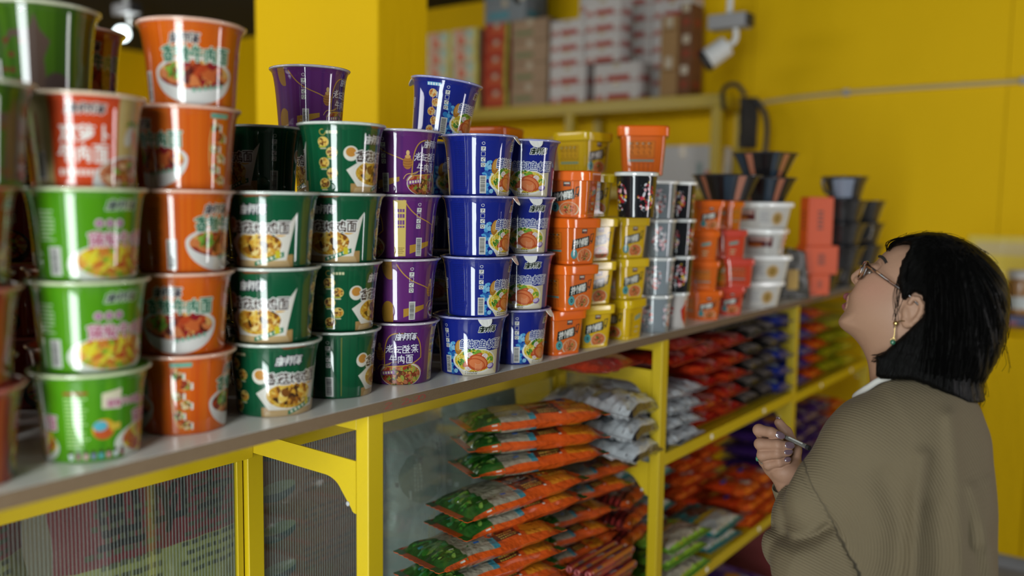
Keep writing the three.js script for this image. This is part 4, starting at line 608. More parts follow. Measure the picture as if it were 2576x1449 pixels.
const BAG = {
  snack: bagMat(patch('#d8561a', [['#2a5c22', 0, 0.05, 0.2, 0.95], ['#6a8f5c', 0.04, 0.3, 0.18, 0.6, 1], ['#98917f', 0.2, 0.05, 0.44, 0.95], ['#5c2c1c', 0.46, 0.12, 0.68, 0.88], ['#d9861e', 0.72, 0.08, 0.98, 0.92], ['#2c5ca8', 0.76, 0.1, 0.84, 0.4], ['#3f8c9c', 0.42, 0.78, 0.47, 0.95]], (g, w, h) => { food(g, w * 0.57, h * 0.5, w * 0.1, h * 0.36, ['#8c3a24', '#b0562c', '#6a2418', '#c27a4a'], 60, 0.15, 0.4); food(g, w * 0.1, h * 0.5, w * 0.09, h * 0.4, ['#3d8f2c', '#2c6a24', '#86b04a', '#4a9a5c'], 40, 0.15, 0.4); han(g, '牛肉', w * 0.75, h * 0.5, w * 0.09, '#c24a1a', '#e0b03a', 0.16, 0.36, 0, h * 0.2); })),
  sausage: bagMat(patch('#8c2a22', [['#5c1c1c', 0, 0.1, 0.5, 0.9], ['#3d7d2a', 0.62, 0.2, 0.85, 0.8, 1], ['#a8a294', 0.72, 0.3, 0.95, 0.7, 1], ['#c8501c', 0, 0.85, 1, 1], ['#7aa8b8', 0.5, 0.2, 0.62, 0.6, 1]], (g, w, h) => { g.fillStyle = '#a83a34'; for (let i = 0; i < 6; i++) g.fillRect(0, h * (0.14 + i * 0.12), w * 0.5, h * 0.05); })),
  white: bagMat(patch('#bcc0c4', [['#7d8288', 0.1, 0.1, 0.3, 0.5, 1], ['#4a3a34', 0.42, 0.5, 0.52, 0.75, 1], ['#b9bcc0', 0.6, 0.1, 0.95, 0.5], ['#6a5a44', 0.7, 0.6, 0.86, 0.85, 1], ['#2c2c30', 0, 0.93, 1, 1]], (g, w, h) => smallPrint(g, w * 0.58, h * 0.2, w * 0.3, h * 0.2, '#8c8c90', 4)), { roughness: 0.28, color: new THREE.Color().setRGB(0.85, 0.85, 0.85) }),
  red: bagMat(patch('#b81c1a', [['#2a2420', 0.12, 0.1, 0.4, 0.6, 1], ['#b0982c', 0.22, 0.2, 0.32, 0.5, 1], ['#c2683c', 0.45, 0.3, 0.7, 0.8, 1], ['#c87a72', 0.7, 0.1, 0.95, 0.5, 1], ['#d8421c', 0, 0.8, 1, 1]])),
  black: bagMat(patch('#1c1a18', [['#c49a9a', 0.66, 0.3, 0.8, 0.7, 1], ['#3a4a44', 0.3, 0.2, 0.6, 0.8, 1], ['#8c7a2c', 0.14, 0.3, 0.26, 0.6, 1], ['#7d7470', 0.84, 0.1, 0.98, 0.9]])),
  blue: bagMat(patch('#16208c', [['#9aa8b8', 0.6, 0.2, 0.9, 0.8, 1], ['#8c8a6a', 0.3, 0.3, 0.5, 0.6, 1], ['#24389c', 0, 0.7, 1, 1]])),
  yellow: bagMat(patch('#a8a418', [['#c2a42c', 0.3, 0.2, 0.7, 0.8, 1], ['#b04a24', 0.5, 0.4, 0.8, 0.7, 1], ['#8c9a20', 0, 0, 0.2, 1]])),
  purple: bagMat(patch('#40206a', [['#6a4a9a', 0.3, 0.2, 0.7, 0.6, 1], ['#b0702c', 0.6, 0.5, 0.8, 0.9, 1]])),
  teal: bagMat(patch('#128a8c', [['#b8bcbc', 0.62, 0.06, 0.98, 0.94], ['#5c4a3a', 0.15, 0.2, 0.5, 0.7, 1], ['#c2a42c', 0.5, 0.1, 0.62, 0.9]])),
  green: bagMat(patch('#7ab83a', [['#b8b0a0', 0.55, 0.08, 0.96, 0.92], ['#7d3a2a', 0.1, 0.2, 0.45, 0.8, 1], ['#c28a34', 0.45, 0.3, 0.58, 0.7, 1]])),
  orange: bagMat(patch('#cf3e12', [['#8c240c', 0, 0.3, 0.5, 0.6], ['#c8a294', 0.6, 0.2, 0.85, 0.6, 1], ['#2440a0', 0.3, 0.6, 0.42, 0.85, 1], ['#e05a1c', 0.7, 0.6, 1, 1]])),
};
const BAGLOOK = { snack: 'orange snack bag with green end', sausage: 'dark red sausage bag with green print', white: 'silvery white snack bag', red: 'bright red snack bag', black: 'black snack bag with pink print', blue: 'deep blue snack bag', yellow: 'yellow green snack bag', purple: 'purple snack bag', teal: 'teal and white snack bag', green: 'lime green and beige snack bag', orange: 'red orange snack bag' };
const shapes = {};
function bagShape(L, W, T, v, kx) { T *= 0.8; W *= 0.94; const k = [L, W, T, v, kx].join(); return (shapes[k] ||= [pillow(L, W, T, kx, kx ? 0.006 : 0.0035), seal(L, W, T, 1, kx), seal(L, W, T, -1, kx)]); }
function bag(kind, P, yaw, tilt = 0, roll = 0, L = 0.28, W = 0.19, T = 0.05, where = '', kx = 0, v = 0, lv = '') {
  const o = thing('snack_bag', `${BAGLOOK[kind]}${lv ? ', ' + lv : ''} ${where}`, 'snack bag', P.toArray ? P.toArray() : P, 0, `${kind === 'snack' ? 'orange' : kind} bags ${where}`);
  o.rotation.set(roll, yaw, tilt, 'YXZ'); const [b, s, t] = bagShape(L, W, T, v, kx);
  obj('bag', b, BAG[kind], o); obj('end_seal', s, BAG[kind], o); obj('end_seal', t, BAG[kind], o); return o;
}
// heap of orange bags in the open bay: photo centre, plane, turn, tilt
{
  const W = 'of the heap before the sheet';
  const A = [[1332, 1040, -1.11, -0.6, 0.05], [1333, 1092, -1.11, -0.62, 0.03], [1331, 1143, -1.105, -0.52, 0.06], [1284, 1228, -1.09, -0.3, 0.1], [1279, 1274, -1.09, -0.28, 0.08], [1214, 1352, -1.075, -0.25, 0.03], [1214, 1404, -1.075, -0.25, 0.04], [1215, 1452, -1.075, -0.22, 0.02]];
  A.forEach(([px, py, z, yaw, t], i) => { const P = onPlane(px, py, 2, z); P.y -= 0.028; bag('snack', P, yaw, t, -0.05, 0.295, 0.17, 0.055, W, 0, i % 4, ['topmost', 'second from the top', 'third from the top', 'fourth from the top', 'fifth from the top', 'sixth from the top', 'seventh from the top', 'lowest'][i]); });
  const B = [[1462, 1170, -1.13, -0.3, 0.04], [1455, 1215, -1.13, -0.3, 0.04], [1412, 1278, -1.14, -0.28, 0.02], [1406, 1325, -1.14, -0.28, 0.02], [1408, 1372, -1.14, -0.28, 0.02]];
  B.forEach(([px, py, z, yaw, t], i) => { const P = onPlane(px, py, 2, z); P.y -= 0.028; bag('snack', P, yaw, t, -0.04, 0.21, 0.165, 0.046, 'behind the heap', 0, 4 + i % 3, ['topmost', 'second down', 'third down', 'fourth down', 'lowest'][i]); });
  const C = [[1548, 1240, -1.13, 0.2], [1552, 1290, -1.13, 0.2], [1545, 1340, -1.13, 0.2]];
  C.forEach(([px, py, z, yaw], i) => { const P = onPlane(px, py, 2, z); P.y -= 0.025; bag('sausage', P, yaw, -0.05, -0.03, 0.215, 0.15, 0.054, 'leaning against the rack post', 0, i, ['topmost', 'middle', 'lowest'][i]); });
  bag('green', V(1.86, 0.62, -1.245), Math.PI / 2, 1.5, 0, 0.26, 0.2, 0.035, 'standing upright behind the sausage bags', 0, 1);
  for (let k = 0; k < 5; k++) { bag('snack', V(1.37, 0.49 + k * 0.046, -1.12), -0.22, 0, 0, 0.28, 0.165, 0.046, 'under the heap near the shelf', 0, k % 3, lev(k)); if (k < 4) bag('snack', V(1.63, 0.49 + k * 0.046, -1.14), -0.2, 0, 0, 0.2, 0.165, 0.046, 'low beside the sausage sticks', 0, 4 + k % 3, lev(k)); if (k < 4) bag('sausage', V(1.85, 0.49 + k * 0.05, -1.14), 0.1, 0, 0, 0.2, 0.15, 0.05, 'low on the shelf', 0, k % 3, lev(k)); }
}
// red sausage sticks
{
  const mStick = new THREE.MeshPhysicalMaterial({ color: new THREE.Color().setRGB(0.5, 0.5, 0.5), map: canvasTex(128, 64, patch('#9c2028', [['#c2582c', 0.3, 0, 0.42, 1], ['#3a2a7a', 0.62, 0, 0.68, 1], ['#c0383a', 0.1, 0.3, 0.9, 0.5]])), roughness: 0.35, clearcoat: 0.8 }), mEnd = new THREE.MeshStandardMaterial({ color: new THREE.Color().setRGB(0.45, 0.12, 0.12), roughness: 0.3, metalness: 0.4 });
  const gStick = new THREE.CapsuleGeometry(0.0115, 0.18, 5, 12).rotateZ(Math.PI / 2), gClip = new THREE.TorusGeometry(0.0065, 0.002, 6, 10).rotateY(Math.PI / 2);
  for (let r = 0; r < 9; r++) for (let k = 0; k < 2 + (r % 2 ? 0 : 1); k++) {
    const o = thing('sausage_stick', 'red wrapped sausage stick lying in a bundle under the sausage bags', 'sausage stick', [1.8 + rr(-0.006, 0.006) - r * 0.004, 0.4995 + r * 0.0205, -1.0 - k * 0.0245 - (r % 2) * 0.01225], -0.02 + rr(-0.01, 0.01), 'bundle of red sausage sticks');
    obj('wrapper', gStick, mStick, o); for (const e of [-1, 1]) { const c = obj('clip', gClip, mEnd, o); c.position.x = e * 0.1; }
  }
}
// white bags sagging over the shelf end
{
  const S = [[1482, 990, -1.19], [1570, 1010, -1.05], [1494, 1044, -1.19], [1578, 1064, -1.05], [1508, 1096, -1.19], [1586, 1116, -1.05]];
  S.forEach(([px, py, z], i) => { const P = onPlane(px, py, 2, z); P.y -= 0.024; bag('white', P, 0.12, i % 2 ? -0.14 : -0.1, i % 2 ? 0.12 : 0.0, i % 2 ? 0.27 : 0.33, 0.145, 0.062, 'sagging over the shelf end', -0.12, i % 3, ['topmost', 'second down', 'third down', 'fourth down', 'fifth down', 'lowest'][i]); });
  for (let r = 0; r < 4; r++) for (let k = 0; k < 2; k++) bag('white', V(2.075 + k * 0.1 + rr(-0.01, 0.01), 0.872 + r * 0.04, -1.11), Math.PI / 2 + rr(-0.15, 0.15), 0, rr(-0.1, 0.1), 0.25, 0.11, 0.042, 'stacked beside the red bags', 0, r % 2, lev(r));
}
// rows of bags on the shelves, ends to the aisle
function bagPile(kind, x0, n, y, levels, W, T, where, zf = -1.0, L = 0.26, jitter = 0.08) {
  for (let l = 0; l < levels; l++) for (let k = 0; k < n; k++)
    bag(kind, V(x0 + k * W * 1.01 + rr(-0.006, 0.006), y + 0.003 + l * T, zf - L / 2 + rr(-0.012, 0.012)), -Math.PI / 2 + rr(-0.5, 0.5) * jitter, rr(-0.03, 0.03), 0, L, W, T, where, 0, l % 3, levels > 1 ? lev(l) : '');
}
bagPile('red', 2.30, 2, 0.872, 5, 0.185, 0.05, 'stacked beside the white bags');
bagPile('black', 2.655, 2, 0.872, 5, 0.155, 0.052, 'stacked between red and blue bags');
bagPile('red', 2.16, 1, 1.06, 2, 0.2, 0.045, 'lying on the white bags', -1.02);
bagPile('black', 2.45, 2, 1.122, 1, 0.18, 0.042, 'lying over the red bags', -1.04);
bagPile('blue', 2.88, 1, 0.872, 5, 0.12, 0.055, 'stacked beside the rack post');
bagPile('blue', 3.08, 1, 0.862, 5, 0.15, 0.055, 'stacked behind the rack post', -0.99);
bagPile('orange', 3.25, 1, 0.862, 5, 0.16, 0.055, 'stacked beside the yellow bags', -0.99);
bagPile('yellow', 3.43, 2, 0.862, 4, 0.17, 0.055, 'stacked at the end of the rack', -0.99);
bagPile('red', 1.86, 1, 1.088, 1, 0.2, 0.05, 'lying across the upper bracket', -1.03);
bagPile('teal', 2.13, 2, 0.488, 6, 0.17, 0.05, 'stacked on the bottom shelf', -1.15, 0.13);
bagPile('teal', 2.42, 1, 0.488, 2, 0.23, 0.052, 'lying before the orange bags', -0.985, 0.15, 0.1);
bagPile('green', 2.15, 1, 0.488, 3, 0.25, 0.045, 'lying before the teal bags', -0.985, 0.15);
bagPile('orange', 2.52, 2, 0.488, 6, 0.17, 0.045, 'heaped on the bottom shelf', -1.145, 0.13);
bagPile('orange', 2.655, 2, 0.488, 3, 0.15, 0.048, 'in the low row of the bottom shelf', -0.99, 0.14);
bagPile('purple', 3.05, 3, 0.488, 5, 0.17, 0.055, 'stacked low behind the rack post', -1.0);
bagPile('orange', 3.58, 1, 0.488, 5, 0.18, 0.05, 'stacked beside the purple bags', -1.0);
bagPile('purple', 2.45, 3, 0.102, 3, 0.16, 0.06, 'on the lowest shelf', -1.0);
tag(obj('red_crate', rbx(3.05, 0.021, -1.25, 3.4, 0.4, -1.0, 0.01), new THREE.MeshStandardMaterial({ color: new THREE.Color().setRGB(0.12, 0.008, 0.008), roughness: 0.6 })), 'dark red crate standing on the floor under the purple bags', 'crate');
// goods standing behind the ribbed sheets, on a shelf of the far side
{
  const s = thing('far_shelf', 'yellow steel shelf carrying sacks and cartons behind the ribbed sheets', 'shelf', [0, 0.56, 0]); obj('deck', bx(0.0, -0.012, ZK + 0.06, 1.94, 0, ZC - 0.02), mSteel, s);
  const sack = (x, y, turn, lean, label, back = 0) => {
    const o = thing('flour_sack', label, 'sack', [x, y, ZC - 0.075 - back], turn); o.rotation.order = 'YXZ'; o.rotation.z = lean;
    const m = bagMat((g, w, h) => { g.fillStyle = '#c8bc70'; g.fillRect(0, 0, w, h); g.fillStyle = '#9a2430'; g.fillRect(w * 0.66, 0, w * 0.34, h); g.save(); g.translate(w * 0.82, h * 0.5); g.rotate(-Math.PI / 2); han(g, '牛肉面', -h * 0.36, -w * 0.1, h * 0.2, '#2c1414', null, 0.16, 0, 0, h * 0.26, 1.2); g.restore(); g.save(); g.translate(w * 0.54, h * 0.92); g.rotate(-Math.PI / 2); smallPrint(g, 0, 0, h * 0.36, w * 0.4, '#5c5434', 12); smallPrint(g, h * 0.45, w * 0.02, h * 0.36, w * 0.3, '#6a6240', 7); g.restore(); }, { roughness: 0.5, clearcoat: 0.3 });
    const b = obj('sack', pillow(0.5, 0.36, 0.06), m, o); b.rotation.set(Math.PI / 2, 0, Math.PI / 2, 'ZYX'); b.position.set(0, 0.25, -0.0); const t = obj('top_seal', seal(0.5, 0.36, 0.06, 1), m, o); t.rotation.copy(b.rotation); t.position.copy(b.position);
  };
  sack(0.825, 0.585, 0, 0.0, 'red and yellow flour sack standing upright behind the ribbed sheet'); sack(0.50, 0.6, 0, 0.1, 'red and yellow flour sack leaning behind the ribbed sheet', 0.08); sack(0.16, 0.585, 0, 0.0, 'red and yellow flour sack at the closed end of the shelf', 0.02);
  const mBrown = new THREE.MeshStandardMaterial({ map: canvasTex(256, 384, (g, w, h) => { g.fillStyle = '#7a3f1c'; g.fillRect(0, 0, w, h); for (let i = 0; i < 6; i++) { const y = 30 + i * 62; ell(g, 40, y, 34, 15, '#2c343a'); ell(g, 40, y - 6, 34, 9, '#8c8a6a'); smallPrint(g, 90, y - 20, 130, 40, '#5c2c1c', 4); } }), roughness: 0.8 });
  const c = thing('brown_carton', 'brown carton printed with dark bowls behind the ribbed sheet', 'carton', [1.19, 0.561, -1.45]); obj('box', rbx(-0.17, 0, -0.11, 0.17, 0.5, 0.11, 0.004, 1), mBrown, c); obj('tape', bx(-0.171, 0.44, -0.025, 0.171, 0.501, 0.025), new THREE.MeshStandardMaterial({ color: new THREE.Color().setRGB(0.5, 0.36, 0.2), roughness: 0.3 }), c);
  const soft = (x, y, w, h, col, label, T = 0.1) => { const o = thing('plastic_sack', label, 'sack', [x, y, -1.42]); const b = obj('sack', pillow(h, w, T), bagMat(patch(col, [['#c9ccc4', 0.2, 0.2, 0.6, 0.7, 1], ['#6a7a5c', 0.6, 0.1, 0.9, 0.8, 1]]), { clearcoat: 0.4 }), o); b.rotation.set(Math.PI / 2, 0, Math.PI / 2, 'ZYX'); b.position.set(0, h / 2, 0); };
  soft(1.49, 0.562, 0.2, 0.42, '#b4b8b0', 'pale plastic sack behind the sheet beside the brown carton'); soft(1.74, 0.562, 0.3, 0.5, '#7f8c62', 'large grey green plastic sack behind the ribbed sheet', 0.09);
}
// ---------------------------------------------------------------- storage shelf on the end wall and its cartons
const XS = 4.32;                                                        // front of the wall shelf
{
  const s = thing('wall_shelf', 'tall yellow storage shelf stacked with cartons against the end wall', 'shelf', [0, 0, 0]);
  obj('top_deck', rbx(XS, 1.995, -4.3, XE - 0.02, 2.062, -1.86, 0.004, 1), mSteel, s);
  obj('middle_deck', rbx(XS, 1.53, -4.3, XE - 0.02, 1.58, -1.86, 0.004, 1), mSteel, s);
  obj('lower_deck', rbx(XS, 1.0, -4.3, XE - 0.02, 1.05, -1.86, 0.004, 1), mSteel, s);
  for (const z of [-1.9, -2.79, -4.26]) { obj('post', rbx(XS - 0.001, 0, z - 0.025, XS + 0.05, 1.995, z + 0.025, 0.003, 1), mSteel, s); obj('post', rbx(XE - 0.07, 0, z - 0.025, XE - 0.02, 1.995, z + 0.025, 0.003, 1), mSteel, s); }
}
const cartonTex = (base, stripes) => new THREE.MeshStandardMaterial({ roughness: 0.75, map: canvasTex(128, 64, (g, w, h) => { g.fillStyle = base; g.fillRect(0, 0, w, h); for (const [c, x0, y0, x1, y1] of stripes) { g.fillStyle = c; g.fillRect(x0 * w, y0 * h, (x1 - x0) * w, (y1 - y0) * h); } }) });
const CT_ = { redwhite: cartonTex('#c9c4c0', [['#a8483c', 0.3, 0.66, 0.8, 0.95], ['#b86a5c', 0.05, 0.7, 0.2, 0.95], ['#b0564a', 0, 0.95, 1, 1]]), tan: cartonTex('#a08468', [['#6f7a52', 0.1, 0.55, 0.6, 0.75], ['#8c7458', 0, 0, 1, 0.06]]), redbox: cartonTex('#b03a1c', [['#c25a2c', 0.2, 0.3, 0.8, 0.6], ['#9aa03a', 0.85, 0, 1, 1]]), bright: cartonTex('#d8d0b0', [['#e0705a', 0.2, 0.5, 0.5, 0.95], ['#b8d0c0', 0.55, 0.1, 0.85, 0.6], ['#d8c84a', 0.85, 0, 1, 1], ['#e0a08c', 0.1, 0.05, 0.5, 0.4]]), bluegrey: cartonTex('#7d8488', [['#4f8c98', 0.1, 0.5, 0.6, 0.8]]), kraft: cartonTex('#a07c4e', [['#7d5c34', 0.1, 0.3, 0.9, 0.36]]), pale: cartonTex('#c4c2c0', [['#8fa0a0', 0.75, 0.4, 0.85, 0.9], ['#b0483c', 0.9, 0.6, 1, 1]]), brown: cartonTex('#6e4424', [['#8c3a20', 0.2, 0.5, 0.8, 0.7]]) };
const CLOOK = { redwhite: 'white and red carton', tan: 'tan carton with green print', redbox: 'red orange carton', bright: 'pale multicoloured carton', bluegrey: 'blue grey carton', kraft: 'plain kraft carton', pale: 'plain white carton', brown: 'dark brown carton' };
const mTape = new THREE.MeshStandardMaterial({ color: new THREE.Color().setRGB(0.5, 0.42, 0.3), roughness: 0.25 });
function cartonStack(kind, px0, px1, n, rows, x, y0, h, where, depth = 0.26, skip) {     // n cartons between two photo columns, stacked rows high on height y0
  const za = onPlane(px0, 250, 0, x).z, zb2 = onPlane(px1, 250, 0, x).z, w = (zb2 - za) / n;
  for (let r = 0; r < rows; r++) for (let k = 0; k < n; k++) {
    if (skip && skip(r, k)) continue;
    const o = thing('carton', `${CLOOK[kind]}${rows > 1 ? ', ' + lev(r) : ''} ${where}`, 'carton', [x + depth / 2 + rr(0, 0.012), y0 + r * (h + 0.0005), za + (k + 0.5) * w], rr(-0.02, 0.02), `${kind === 'redwhite' ? 'white and red' : kind} cartons ${where}`);
    obj('box', rbx(-depth / 2, 0, -w * 0.485, depth / 2, h, w * 0.485, 0.004, 1), CT_[kind], o); obj('tape', rbx(-depth / 2 - 0.0006, h * 0.72, -0.02, depth / 2 + 0.0006, h + 0.0006, 0.02, 0.0005, 1), mTape, o);
  }
}
const YT = 2.063;
cartonStack('redwhite', 1378, 1470, 1, 2, XS + 0.01, YT, 0.105, 'in the low pair at the shelf edge', 0.16);
cartonStack('redwhite', 1490, 1605, 1, 2, XS + 0.01, YT, 0.1, 'in the second low pair at the shelf edge', 0.16);
cartonStack('redwhite', 1380, 1556, 2, 4, XS + 0.02, YT + 0.2115, 0.085, 'in the tall front stack', 0.15, (r, k) => r === 3 && k === 0);
cartonStack('redwhite', 1450, 1735, 3, 8, XS + 0.2, YT, 0.09, 'in the tall stack against the wall', 0.14);
cartonStack('tan', 1282, 1374, 1, 4, XS + 0.02, YT, 0.125, 'beside the white and red cartons', 0.26);
cartonStack('redbox', 1214, 1276, 1, 3, XS + 0.02, YT, 0.1, 'beside the tan cartons', 0.2);
cartonStack('bright', 1070, 1200, 2, 5, XS + 0.02, YT, 0.098, 'at the dark end of the storage shelf', 0.2);
cartonStack('bluegrey', 1214, 1318, 1, 2, XS + 0.03, YT + 0.5, 0.13, 'on top of red and tan cartons', 0.22);
cartonStack('redbox', 1214, 1276, 1, 2, XS + 0.02, YT + 0.3015, 0.099, 'under the blue grey cartons', 0.2);
cartonStack('kraft', 1655, 1698, 1, 2, XS + 0.03, YT, 0.21, 'beside the tall white stack', 0.16);
cartonStack('brown', 1702, 1735, 1, 3, XS + 0.05, YT, 0.16, 'at the open end of the storage shelf', 0.14);
cartonStack('pale', 1650, 1795, 1, 1, XS + 0.03, 1.581, 0.225, 'on the middle deck of the storage shelf', 0.28);
cartonStack('kraft', 1250, 1420, 3, 2, XS + 0.03, 1.581, 0.14, 'on the middle deck in the shade', 0.2);
// black coat and cable hanging at the shelf end
{
  const P = onPlane(1872, 330, 0, XS + 0.1), o = thing('hanging_bag', 'black cloth bag with loose cord hanging from the storage shelf end', 'bag', [P.x, P.y - 0.22, P.z]);
  obj('bag', pillow(0.26, 0.1, 0.06, 0, 0.008).rotateZ(Math.PI / 2).rotateY(0.8).translate(0.02, 0.26, 0), new THREE.MeshStandardMaterial({ color: new THREE.Color().setRGB(0.03, 0.026, 0.022), roughness: 0.9 }), o);
  obj('cord', tube([V(0, 0.4, 0.0), V(-0.03, 0.455, -0.04), V(-0.09, 0.43, -0.08), V(-0.13, 0.32, -0.06)], 0.012, 24, 6), mDark, o);
  obj('strap', tube([V(0.0, 0.38, 0.05), V(0.02, 0.3, 0.1), V(0.01, 0.12, 0.11), V(0.0, 0.02, 0.09)], 0.014, 24, 6), mDark, o);
}
// ---------------------------------------------------------------- track spotlight on its drop rod
const mLampWhite = new THREE.MeshPhysicalMaterial({ color: new THREE.Color().setRGB(0.7, 0.71, 0.7), roughness: 0.4, clearcoat: 0.3 });
function trackSpot(px, py, y, label, glow) {
  const P = onPlane(px, py, 1, y), o = thing('track_spotlight', label, 'spotlight', [P.x, P.y, P.z]);
  obj('rod', new THREE.CylinderGeometry(0.014, 0.014, HC - P.y, 12).translate(0, (HC - P.y) / 2, 0), mLampWhite, o);
  obj('driver_box', rbx(-0.04, -0.045, -0.09, 0.04, 0.02, 0.09, 0.006), mGrey, o); obj('end_cap', rbx(-0.036, -0.04, 0.09, 0.036, 0.015, 0.105, 0.004), mDark, o);
  obj('arm', tube([V(0, -0.04, 0.03), V(0, -0.08, 0.035), V(0, -0.105, 0.025), V(0, -0.115, -0.0)], 0.014, 20, 8), mLampWhite, o);
  const h = obj('lamp_head', new THREE.CylinderGeometry(0.047, 0.05, 0.11, 24).rotateX(Math.PI / 2), mLampWhite, o); h.position.set(0, -0.145, -0.055); if (glow) h.lookAt(P.clone().multiplyScalar(2).sub(camera.position)); else h.rotation.set(-0.62, 0.5, 0, 'YXZ');
  const r = obj('lens_ring', new THREE.CylinderGeometry(0.052, 0.052, 0.022, 24).rotateX(Math.PI / 2), mDark, h); r.position.z = -0.064;
  if (glow) { const m = new THREE.MeshStandardMaterial({ color: 0xffffff, emissive: new THREE.Color(0.85, 1, 1), emissiveIntensity: 12 }); const b = obj('bulb', new THREE.SphereGeometry(0.045, 16, 10), m, h); b.position.z = -0.085; const L = new THREE.PointLight(new THREE.Color(0.9, 1, 1), glow); L.castShadow = true; L.shadow.radius = 2.2; L.name = 'lamp_bulb'; const q = V(0, 0, -0.085).applyEuler(h.rotation).add(h.position); L.position.copy(q); o.add(L); }
}
trackSpot(1835, 48, 2.34, 'white track spotlight hanging on a rod before the yellow wall');
trackSpot(1345, -125, 2.62, 'white track spotlight hanging over the storage shelf cartons');
trackSpot(318, 18, 2.62, 'lit track spotlight glowing under the dark ceiling behind the orange cups', 1.2);
// ---------------------------------------------------------------- yellow counter behind the person
{
  const c = thing('yellow_counter', 'yellow boarded counter in front of the end wall', 'counter', [4.11, 0, 0]);
  obj('body', bx(0.02, 0.06, -0.58, 0.5, 0.985, 1.6), mWall, c); obj('plinth', bx(0.035, 0, -0.56, 0.5, 0.06, 1.58), mGrey, c); obj('top', rbx(-0.01, 0.985, -0.6, 0.55, 1.005, 1.62, 0.003, 1), mWall, c);
  for (const [a, b] of [[-0.58, -0.405], [-0.4, 0.1], [0.105, 0.6], [0.605, 1.1], [1.105, 1.6]]) obj('panel', rbx(0.0, 0.065, a, 0.02, 0.982, b, 0.003, 1), mWall, c);
  const put = (name, label, cat, px, py, w, h, col, y = 1.006) => { const P = onPlane(px, py, 0, 4.3); const o = thing(name, label, cat, [4.3, y, P.z], 0.2); return o; };
  const mk = (c3, r = 0.4) => new THREE.MeshPhysicalMaterial({ color: new THREE.Color().setRGB(...c3), roughness: r, clearcoat: 0.5 });
  { const o = put('snack_box', 'flat blue and red snack box lying on the yellow counter', 'box', 2555, 812); obj('box', rbx(-0.06, 0, -0.1, 0.06, 0.045, 0.12, 0.004), mk([0.08, 0.09, 0.2]), o); obj('label', rbx(-0.0605, 0.008, -0.09, 0.0605, 0.02, 0.0, 0.0005, 1), mk([0.4, 0.1, 0.12]), o); }
  { const o = put('storage_jar', 'glass jar with brown contents standing on the flat snack box', 'jar', 2565, 740, 0, 0, 0, 1.0515); obj('jar', lathe([[0, 0], [0.05, 0], [0.055, 0.01], [0.056, 0.12], [0.045, 0.15], [0.045, 0.16], [0, 0.16]], 24), mk([0.32, 0.16, 0.05], 0.2), o); obj('lid', lathe([[0.047, 0.155], [0.05, 0.155], [0.05, 0.19], [0.0, 0.192]], 24), mk([0.6, 0.58, 0.56]), o); obj('label', lathe([[0.0565, 0.03], [0.0568, 0.08]], 24), mk([0.5, 0.55, 0.55]), o); }
  { const P = onPlane(2528, 665, 0, XE - 0.03); const o = thing('wall_notice', 'yellow printed notice fixed on the end wall above the counter', 'notice', [XE - 0.013, P.y - 0.11, P.z], 0); obj('sheet', rbx(-0.004, 0, -0.16, 0.0, 0.24, 0.16, 0.001, 1), mk([0.72, 0.55, 0.03]), o); obj('print', rbx(-0.0046, 0.15, -0.13, -0.004, 0.21, 0.13, 0.0002, 1), mk([0.62, 0.5, 0.2]), o); }
}
